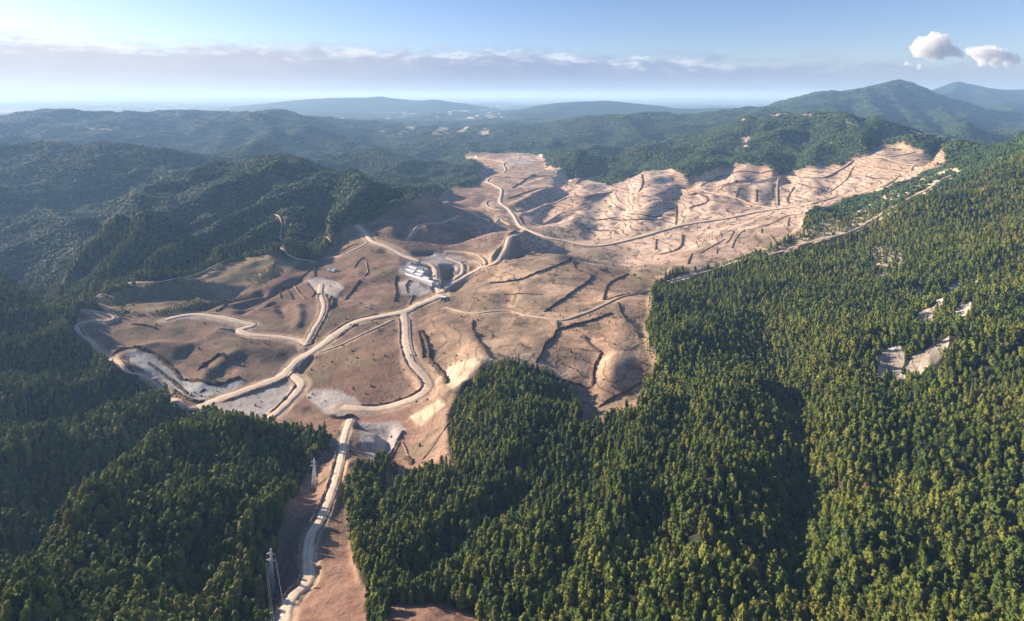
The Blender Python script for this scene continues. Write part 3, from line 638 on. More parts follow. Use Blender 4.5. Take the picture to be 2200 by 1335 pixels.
# ------------------------------------------------------------ road surfaces
def road_build(light):
    def f(w, b):
        uv = w.n('ShaderNodeAttribute', attribute_name='across').outputs['Fac']; p = w.n('ShaderNodeNewGeometry').outputs['Position']
        n1 = w.noise(p, .12, 5, .6); n2 = w.noise(p, .7, 4, .6)
        rut = w.m('MULTIPLY', w.ss(w.m('ABSOLUTE', w.m('SUBTRACT', w.m('ABSOLUTE', uv), .42)), .26, .05), .16)
        c = w.mix(w.ss(n1, .3, .7), light[0], light[1])
        k = w.m('ADD', w.m('ADD', w.m('MULTIPLY', n2, .35), .80), rut)
        w.put(w.mix(1.0, c, w.comb(k, k, k), 'MULTIPLY'), b.inputs['Base Color'])
        bp = w.n('ShaderNodeBump'); bp.inputs['Strength'].default_value = .3; bp.inputs['Distance'].default_value = .4
        w.put(n2, bp.inputs['Height']); w.link(bp.outputs[0], b.inputs['Normal'])
    return f
M_haul = mat('haul_road', road_build(((.66, .53, .39, 1), (.52, .40, .29, 1))))
M_track = mat('dirt_track', road_build(((.52, .40, .29, 1), (.40, .29, .20, 1))))
def ribbon(name, Q, hw, m, lift):
    n = len(Q); T = np.gradient(Q, axis=0); T /= np.hypot(T[:, 0], T[:, 1])[:, None]+1e-9; N = np.stack([-T[:, 1], T[:, 0]], 1)
    ks = np.array([-1, -.62, -.25, .25, .62, 1.0]); s = np.arange(n)
    wob = 1+.35*(vn(Q[:, 0]/70, Q[:, 1]/70, 57)-.5)+.22*(fbm(Q[:, 0], Q[:, 1], 26, 2, 55)-.5)*2+.34*(vn(Q[:, 0]/7, Q[:, 1]/7, 56)-.5)
    P = Q[:, None]+N[:, None]*(ks[None, :, None]*hw*wob[:, None, None])
    # lie on top of the ground everywhere the ribbon reaches
    z = hz(P[..., 0], P[..., 1])+lift
    z[:, 1:-1] = np.maximum(z[:, 1:-1], (z[:, :1]+z[:, -1:])/2-.2)
    z[:, 0] -= lift*.9; z[:, -1] -= lift*.9
    V = np.concatenate([P, z[..., None]], -1).reshape(-1, 3); K = len(ks)
    i = np.arange(n-1)[:, None]*K+np.arange(K-1)[None]
    o = mesh_np(name, V, np.stack([i, i+K, i+K+1, i+1], -1).reshape(-1, 4), True, (m,)); tag(o, kind='structure')
    at = o.data.attributes.new('across', 'FLOAT', 'POINT'); at.data.foreach_set('value', np.tile(ks, n).astype(np.float32))
    return o
for i, (kind, hw, Q, zz) in enumerate(ROADPTS):
    far_ = np.mean(Q[:, 1])
    ribbon('haul_road' if kind == 'haul' else 'dirt_track', Q, hw, M_haul if kind == 'haul' else M_track, .35+.0009*far_+.03*(i % 7))
print('terrain', time.time()-T0)
# ------------------------------------------------------------ foliage
def leaf_mat(name, ramp, transl=.14):
    m = bpy.data.materials.new(name); m.use_nodes = True; t = m.node_tree; t.nodes.clear(); w = NT(t)
    oi = w.n('ShaderNodeObjectInfo'); g = w.n('ShaderNodeNewGeometry')
    stand = w.noise(oi.outputs['Location'], .0075, 3, .5)
    k = w.m('ADD', w.m('MULTIPLY', oi.outputs['Random'], .62), w.m('MULTIPLY', w.m('SUBTRACT', stand, .32), 1.0), clamp=True)
    cr = w.n('ShaderNodeValToRGB'); e = cr.color_ramp.elements
    e[0].position = ramp[0][0]; e[0].color = (*ramp[0][1], 1); e[1].position = ramp[-1][0]; e[1].color = (*ramp[-1][1], 1)
    for p, c in ramp[1:-1]: q = e.new(p); q.color = (*c, 1)
    w.link(k, cr.inputs[0])
    br = w.m('ADD', w.m('MULTIPLY', w.noise(g.outputs['Position'], .8, 3, .6), .9), .55)
    br = w.m('MULTIPLY', br, w.m('ADD', w.m('MULTIPLY', w.m('FRACT', w.m('MULTIPLY', oi.outputs['Random'], 37.7)), .6), .7))
    c = w.mix(1.0, cr.outputs[0], w.comb(br, br, br), 'MULTIPLY')
    d = w.n('ShaderNodeBsdfPrincipled'); w.link(c, d.inputs['Base Color']); d.inputs['Roughness'].default_value = .75; d.inputs['Specular IOR Level'].default_value = .25
    tr = w.n('ShaderNodeBsdfTranslucent'); w.link(c, tr.inputs[0])
    mx = w.n('ShaderNodeMixShader'); mx.inputs[0].default_value = transl; w.link(d.outputs[0], mx.inputs[1]); w.link(tr.outputs[0], mx.inputs[2])
    o = w.n('ShaderNodeOutputMaterial'); w.link(mx.outputs[0], o.inputs[0]); return m
RAMP = ((0.0, (.028, .054, .014)), (.25, (.068, .106, .020)), (.5, (.128, .160, .026)), (.75, (.190, .202, .036)), (.92, (.230, .210, .046)), (1.0, (.22, .15, .07)))
M_leaf = leaf_mat('foliage', RAMP)
M_far = leaf_mat('distant_foliage', ((0.0, (.018, .042, .016)), (.3, (.034, .068, .020)), (.6, (.054, .094, .026)), (.85, (.082, .118, .034)), (1.0, (.10, .09, .045))))
M_bark = flat_mat('bark', (.12, .085, .06), .9)

def ico(sub):
    bm = bmesh.new(); bmesh.ops.create_icosphere(bm, subdivisions=sub, radius=1)
    v = np.array([q.co[:] for q in bm.verts]); f = np.array([[q.index for q in p.verts] for p in bm.faces]); bm.free(); return v, f
ICO1, ICO2 = ico(1), ico(2)
def crown_np(seed, h, r, conic, nl, leaf, nlobe, base=.12, ic=ICO1):
    """lobed crown filled by rough lumps and dressed in loose leaf clusters"""
    rg = np.random.RandomState(seed); V, Fc = [], []; nv = 0; lobes = []
    for i in range(nlobe):
        t = (i+.5)/nlobe; t = t**.9; zc = h*(base+(1-base)*t*.93)
        prof = (1-t)**.6*1.05 if conic else math.sqrt(max(1-(2*t-.95)**2, .08))
        a = i*2.4+rg.uniform(-.5, .5); off = r*prof*rg.uniform(.25, .62)
        rad = r*rg.uniform(.34, .52)*(.55+.55*prof)
        lobes.append((math.cos(a)*off, math.sin(a)*off, zc, rad))
    lobes.append((0, 0, h*.93, r*(.20 if conic else .4)))
    for x, y, z, q in lobes:
        v = ic[0]*(1+rg.uniform(-.28, .22, (len(ic[0]), 1))); v = v*[q*.86, q*.86, q*1.05]+[x, y, z]
        V.append(v); Fc.append(ic[1]+nv); nv += len(v)
    L = np.array(lobes); w = L[:, 3]**2; k = rg.choice(len(L), nl, p=w/w.sum())
    d = rg.normal(size=(nl, 3)); d[:, 2] += .35; d /= np.linalg.norm(d, axis=1)[:, None]
    c = L[k, :3]+d*(L[k, 3:]*rg.uniform(.85, 1.22, (nl, 1)))*[1, 1, 1.1]
    n = d+rg.normal(size=(nl, 3))*.55; n /= np.linalg.norm(n, axis=1)[:, None]
    u = np.cross(n, rg.normal(size=(nl, 3))); u /= np.linalg.norm(u, axis=1)[:, None]; v2 = np.cross(n, u)
    s = leaf*rg.uniform(.6, 1.3, (nl, 1))
    tri = np.stack([c+u*s, c-u*s*.6+v2*s*.8, c-u*s*.5-v2*s*.75], 1).reshape(-1, 3)
    V.append(tri); Fc.append(np.arange(nl*3).reshape(-1, 3)+nv)
    return np.concatenate(V), np.concatenate(Fc)
def trunk_mb(seed, h, r, top):
    rg = random.Random(seed); b = MB(); p = (0, 0, -1.2); q = (rg.uniform(-.3, .3), rg.uniform(-.3, .3), h*.5); t = (q[0]*1.3, q[1]*1.3, h*top)
    b.bar(p, q, r, r*.65, 7); b.bar(q, t, r*.65, r*.2, 6)
    for i in range(6):
        z = h*rg.uniform(.2, .75); a = rg.uniform(0, 6.28); l = h*rg.uniform(.12, .22)
        b.bar((q[0]*z/h*2*.5, q[1]*z/h, z), (math.cos(a)*l, math.sin(a)*l, z+l*.55), r*.32, r*.08, 4)
    return b
KINDS = [  # name, height, radius, conic, leaves, leaf size, lobes
    ('pine_tree', 12.0, 3.6, False, 620, .50, 15), ('pine_tree', 10.5, 3.2, False, 560, .48, 13), ('pine_tree', 13.5, 3.3, True, 680, .52, 15),
    ('pine_tree', 15.0, 2.5, True, 520, .46, 14), ('pine_tree', 12.5, 2.7, False, 520, .46, 13),
    ('broadleaf_tree', 9.5, 3.9, False, 640, .52, 13), ('broadleaf_tree', 11.0, 3.5, False, 640, .50, 14), ('broadleaf_tree', 8.0, 3.2, False, 520, .5, 11)]
crown_mesh, trunk_mesh = [], []
for i, (nm, h, r, cn, nl, lf, nb) in enumerate(KINDS):
    V, Fc = crown_np(10+i, h, r, cn, nl, lf, nb); o = mesh_np('crown', V, Fc, False, (M_leaf,)); crown_mesh.append(o.data); bpy.data.objects.remove(o)
    o = trunk_mb(20+i, h, .24, .85).build('trunk', M_bark); trunk_mesh.append(o.data); bpy.data.objects.remove(o)

def proto_coll(name, items, m=None):
    c = bpy.data.collections.new(name)
    for i, (V, Fc) in enumerate(items):
        o = mesh_np('canopy_%02d' % i, V, Fc, False, (m or M_leaf,)); col.objects.unlink(o); c.objects.link(o)
    return c
near_items = []
for i, (nm, h, r, cn, nl, lf, nb) in enumerate(KINDS): near_items.append(crown_np(10+i, h, r, cn, 330, .72, nb))
mid_items = [crown_np(50+i, h, r*1.05, cn, 90, 1.05, 8) for i, (nm, h, r, cn, nl, lf, nb) in enumerate(KINDS)]
def clump(seed):
    rg = np.random.RandomState(seed); V, Fc = [], []; nv = 0
    for k in range(5):
        a, q = rg.uniform(0, 6.28), rg.uniform(.05, .5); r = rg.uniform(.26, .42); h = rg.uniform(.55, 1.05)
        v = ICO1[0]*(1+rg.uniform(-.3, .25, (len(ICO1[0]), 1)))*[r, r, r*1.15]+[math.cos(a)*q, math.sin(a)*q, h*.75-.1]
        V.append(v); Fc.append(ICO1[1]+nv); nv += len(v)
    return np.concatenate(V), np.concatenate(Fc)
far_items = [clump(70+i) for i in range(5)]
def bush(seed):
    V, Fc = crown_np(seed, 2.6, 1.7, False, 60, .55, 6, .05); return V, Fc
COLLS = {'near': proto_coll('near_canopy', near_items), 'mid': proto_coll('mid_canopy', mid_items), 'far': proto_coll('far_canopy', far_items, M_far), 'bush': proto_coll('shrub_canopy', [bush(90+i) for i in range(4)])}
M_lit = flat_mat('cut_brush', (.075, .05, .035), .95, .5, .3)
lc = bpy.data.collections.new('litter_pieces')
for i in range(4):
    V, Fc = bush(95+i); o = mesh_np('litter_%02d' % i, V*[1.5, .7, .5], Fc, False, (M_lit,)); col.objects.unlink(o); lc.objects.link(o)
COLLS['litter'] = lc
NP_ = {'litter': 4, 'near': 8, 'mid': 8, 'far': 5, 'bush': 4}

def scatter_group(coll, seed):
    g = bpy.data.node_groups.new('scatter', 'GeometryNodeTree')
    g.interface.new_socket(name='Geometry', in_out='INPUT', socket_type='NodeSocketGeometry'); g.interface.new_socket(name='Geometry', in_out='OUTPUT', socket_type='NodeSocketGeometry')
    w = NT(g); gi = w.n('NodeGroupInput'); go = w.n('NodeGroupOutput')
    ci = w.n('GeometryNodeCollectionInfo'); ci.inputs[0].default_value = coll; ci.inputs['Separate Children'].default_value = True; ci.inputs['Reset Children'].default_value = True
    ip = w.n('GeometryNodeInstanceOnPoints'); ip.inputs['Pick Instance'].default_value = True
    def at(n, t): a = w.n('GeometryNodeInputNamedAttribute', data_type=t); a.inputs['Name'].default_value = n; return a.outputs[0]
    w.link(gi.outputs[0], ip.inputs['Points']); w.link(ci.outputs[0], ip.inputs['Instance'])
    w.link(at('pick', 'INT'), ip.inputs['Instance Index']); w.link(at('turn', 'FLOAT_VECTOR'), ip.inputs['Rotation']); w.link(at('size', 'FLOAT_VECTOR'), ip.inputs['Scale'])
    w.link(ip.outputs[0], go.inputs[0]); return g
def scatter(name, label, cat, kindc, P, sc_, rg):
    n = len(P)
    if n == 0: return
    me = bpy.data.meshes.new(name); me.vertices.add(n); me.vertices.foreach_set('co', P.astype(np.float32).ravel())
    a = me.attributes.new('pick', 'INT', 'POINT'); a.data.foreach_set('value', rg.randint(0, NP_[kindc], n).astype(np.int32))
    t = np.zeros((n, 3), np.float32); t[:, 2] = rg.uniform(0, 6.28, n); t[:, :2] = rg.normal(size=(n, 2))*.05
    a = me.attributes.new('turn', 'FLOAT_VECTOR', 'POINT'); a.data.foreach_set('vector', t.ravel())
    a = me.attributes.new('size', 'FLOAT_VECTOR', 'POINT'); a.data.foreach_set('vector', sc_.astype(np.float32).ravel())
    o = bpy.data.objects.new(name, me); col.objects.link(o); o.modifiers.new('scatter', 'NODES').node_group = scatter_group(COLLS[kindc], 0)
    tag(o, label, cat, kind='stuff'); return o

ZF = Z.astype(np.float64)
OPEN = np.maximum.reduce([blur(CL, 0), nearer(SCREE, 4).astype(np.float32), (RIDGE_SOIL*1.0).astype(np.float32)*.72, nearer(ROCKY, 3)*.80, FARCLR*1.0, nearer((ROADD < 1.35) | ((YY > 2600) & (ROADD < 2.2)), 2)*1.0, fieldm.astype(np.float32), SCRUB*1.0])
HOR = np.maximum.accumulate(Z/YY, axis=0)
rg = np.random.RandomState(4)
def spread_points(y0, y1, s0, s1):
    """jittered stand of trees between two distances; spacing grows from s0 to s1"""
    out = []; y = y0
    while y < y1:
        s = s0+(s1-s0)*(y-y0)/(y1-y0); x = np.arange(-1.0*y, 1.0*y, s)
        if len(x): out.append(np.stack([x+rg.uniform(-.48, .48, len(x))*s, y+rg.uniform(-.48, .48, len(x))*s, np.full(len(x), s)], 1))
        y += s
    return np.concatenate(out)
def filt(P, th, lim=.02):
    x, y = P[:, 0], P[:, 1]; z = samp(ZF, x, y); op = samp(OPEN, x, y); hh = samp(HOR, x, y)
    keep = ((z+th)/y > hh-lim) & (np.abs(x/y) < 1.0)
    keep &= op < rg.uniform(.25, .95, len(x))
    dens = fbm(x, y, 120, 3, 40); keep &= rg.uniform(0, 1, len(x)) < .84+.6*(dens-.2)
    keep &= ~((vn(x/13, y/13, 41) > .86) & (y < 1600))    # small glades
    P = P[keep]; return np.stack([P[:, 0], P[:, 1], z[keep]-.4], 1), P[:, 2]
A, sA = filt(spread_points(225, 640, 4.7, 5.0), 14, .05)
B, sB = filt(spread_points(640, 1500, 5.3, 6.4), 14, .02)
Cc, sC = filt(spread_points(1500, 3600, 7.0, 15.0), 14, .008)
Dd, sD = filt(spread_points(3600, 9000, 15, 44), 14, .003)
def colrow(P): return XC+F*P[:, 0]/P[:, 1], HY-F*P[:, 2]/P[:, 1]
c, r = colrow(A)
inview = (c > 10) & (c < 2190) & (r < 1375)
order = np.argsort(np.where(inview & (r > 900), A[:, 1], 1e9))[:300]
solo = np.zeros(len(A), bool); solo[order] = True
# the 300 nearest trees are things of their own
def make_tree(k):
    nm = KINDS[k][0]; t = empty(nm, (0, 0, 0))
    for part, me in (('crown', crown_mesh[k]), ('trunk', trunk_mesh[k])):
        o = bpy.data.objects.new(part, me); col.objects.link(o); o.parent = t
    return t
protos = {}
LOOK = {0: 'tall pine with a full rounded green crown', 1: 'medium pine with a ragged oval crown', 2: 'very tall slender pine rising above its neighbours',
        3: 'thin spire shaped pine', 4: 'narrow column shaped pine', 5: 'broad round crowned leafy tree', 6: 'tall oval crowned leafy tree', 7: 'low spreading leafy tree'}
for i in np.nonzero(solo)[0]:
    x, y, z = A[i]; k = int(rg.randint(0, 8))
    if k not in protos: t = protos[k] = make_tree(k)
    else:
        t = protos[k].copy(); col.objects.link(t)
        for ch in protos[k].children: q = ch.copy(); col.objects.link(q); q.parent = t
    t.location = (x, y, z); t.rotation_euler = (0, 0, rg.uniform(0, 6.28)); s = rg.uniform(.72, 1.12); t.scale = (s, s, s*rg.uniform(.9, 1.12))
    side = 'left of the dirt road' if c[i] < 640 else ('just right of the dirt road' if c[i] < 1000 else ('in the middle of the bottom edge' if c[i] < 1500 else 'towards the bottom right corner'))
    tag(t, LOOK[k]+' '+side, 'tree', LOOK[k]+' '+side)
def sizes(n, lo, hi): s = rg.uniform(lo, hi, n)**1.0; return np.stack([s, s, s*rg.uniform(.88, 1.12, n)], 1)
def tall(P):                                            # stands of older and younger trees
    return (.8+.45*fbm(P[:, 0], P[:, 1], 170, 2, 44))[:, None]
Ar = A[~solo]; cr_, _ = colrow(Ar); L = cr_ < 720
for m, lb in ((L, 'dark green forest on the near slopes left of the dirt road'), (~L, 'green forest on the near mountainside right of the dirt road')):
    scatter('forest', lb, 'forest', 'near', Ar[m], sizes(m.sum(), .5, 1.2)*tall(Ar[m]), rg)
cb, rb = colrow(B)
for m, lb in ((cb < 800, 'forest on the left slopes below the contour track'), (cb >= 800, 'forest wrapping the mountain flank right of the cleared land')):
    scatter('forest', lb, 'forest', 'mid', B[m], sizes(m.sum(), .5, 1.18)*tall(B[m]), rg)
cb, rb = colrow(Cc)
for m, lb in ((cb < 1020, 'bluish forest on the ridges left of the valley'), (cb >= 1020, 'forest on the hill behind the pink cleared slopes')):
    s = (sC[m]*1.25)[:, None]*np.ones((1, 3)); s[:, 2] = 8+.20*sC[m]; s *= sizes(m.sum(), .65, 1.15)
    scatter('forest', lb, 'forest', 'far', Cc[m], s, rg)
s = (sD*1.25)[:, None]*np.ones((1, 3)); s[:, 2] = 8+.13*sD; s *= sizes(len(Dd), .85, 1.12)
scatter('forest', 'hazy blue woods on the far hills', 'forest', 'far', Dd, s, rg)
# shrubs on the half-cleared slope and sprinkled on the open ground
def shrubs(mask, y0, y1, sp, p, label, lo=.6, hi=1.3):
    kindc = 'litter' if 'litter' in label else 'bush'
    P = spread_points(y0, y1, sp, sp); x, y = P[:, 0], P[:, 1]; k = (samp(mask.astype(np.float32), x, y) > .5) & (samp(ROADD, x, y) > 1.5)
    P = P[k]; k = rg.uniform(0, 1, len(P)) < p*sst(fbm(P[:, 0], P[:, 1], 70, 4, 60), .40, .58); P = P[k]
    Q = np.stack([P[:, 0], P[:, 1], samp(ZF, P[:, 0], P[:, 1])-.2], 1)
    scatter('brush_litter' if kindc == 'litter' else 'shrubs', label, 'shrubs', kindc, Q, sizes(len(Q), lo, hi), rg)
shrubs(SCRUB, 1000, 1700, 4.4, .85, 'scattered dark shrubs on the brown slope below the contour track', .35, 1.0)
shrubs(CL & ~SCRUB, 560, 2200, 9.0, .10, 'sparse low shrubs dotting the cleared ground', .5, 1.2)
shrubs(CL & ~SCRUB, 420, 2300, 4.5, .55, 'dark brush litter and stumps left over the cleared ground', .14, .42)
shrubs((OPEN < .1), 240, 640, 4.6, .8, 'undergrowth of low shrubs between the forest trees', .4, 1.1)
EDGE = (lambda e: (e > .03) & (e < .97))(blur(CL, 4))
shrubs(EDGE, 320, 1700, 3.6, .75, 'ragged shrubs fringing the edge of the forest', .3, .9)
shrubs(RIDGE_SOIL | ROCKY, 850, 1800, 5.0, .7, 'low shrubs among pale rocks along the ridge track', .7, 1.4)
print('trees', len(A), len(B), len(Cc), len(Dd), time.time()-T0)
# ------------------------------------------------------------ windrows of piled brush and earth berms
def brush_build(c0, c1):
    def f(w, b):
        p = w.n('ShaderNodeNewGeometry').outputs['Position']; n = w.noise(p, .8, 5, .7)
        w.put(w.mix(w.ss(n, .3, .7), (*c0, 1), (*c1, 1)), b.inputs['Base Color'])
    return f
M_brush = mat('piled_brush', brush_build((.035, .024, .018), (.15, .10, .068)))
M_berm = mat('loose_earth', brush_build((.13, .09, .065), (.30, .215, .155)))
def mound(name, Q, hw, hh, m, sd=0, lab=None, cat='windrow', group=None):
    n = len(Q)
    if n < 3: return
    T = np.gradient(Q, axis=0); T /= np.hypot(T[:, 0], T[:, 1])[:, None]+1e-9; N = np.stack([-T[:, 1], T[:, 0]], 1)
    ks = np.array([-1, -.7, -.3, .1, .5, .85, 1.0]); pr = np.array([0, .55, .95, 1.0, .7, .3, 0]); K = len(ks)
    s = np.cumsum(np.r_[0, np.hypot(*np.diff(Q, axis=0).T)]); r = np.random.RandomState(sd)
    wv = .65+.7*vn(s/6.0+sd*9.1, s*0, 3); hv = .6+.7*vn(s/5.0+sd*3.7, s*0+5, 4)*(.5+.7*vn(s/16.0+sd, s*0+9, 6)); end = np.minimum(1, np.minimum(s, s[-1]-s)/(hw*2.2)+.12); hv *= end; wv *= .5+.5*end
    P = Q[:, None]+N[:, None]*(ks[None]*hw*wv[:, None])[..., None]+r.normal(size=(n, K, 2))*hw*.09
    z = hz(P[..., 0], P[..., 1]); z = z+pr[None]*hh*hv[:, None]*(1+r.uniform(-.35, .35, (n, K)))
    z[:, 0] -= .8; z[:, -1] -= .8
    V = np.concatenate([P, z[..., None]], -1).reshape(-1, 3)
    i = np.arange(n-1)[:, None]*K+np.arange(K-1)[None]
    o = mesh_np(name, V, np.stack([i, i+K, i+K+1, i+1], -1).reshape(-1, 4), False, (m,))
    return tag(o, lab, cat, group)
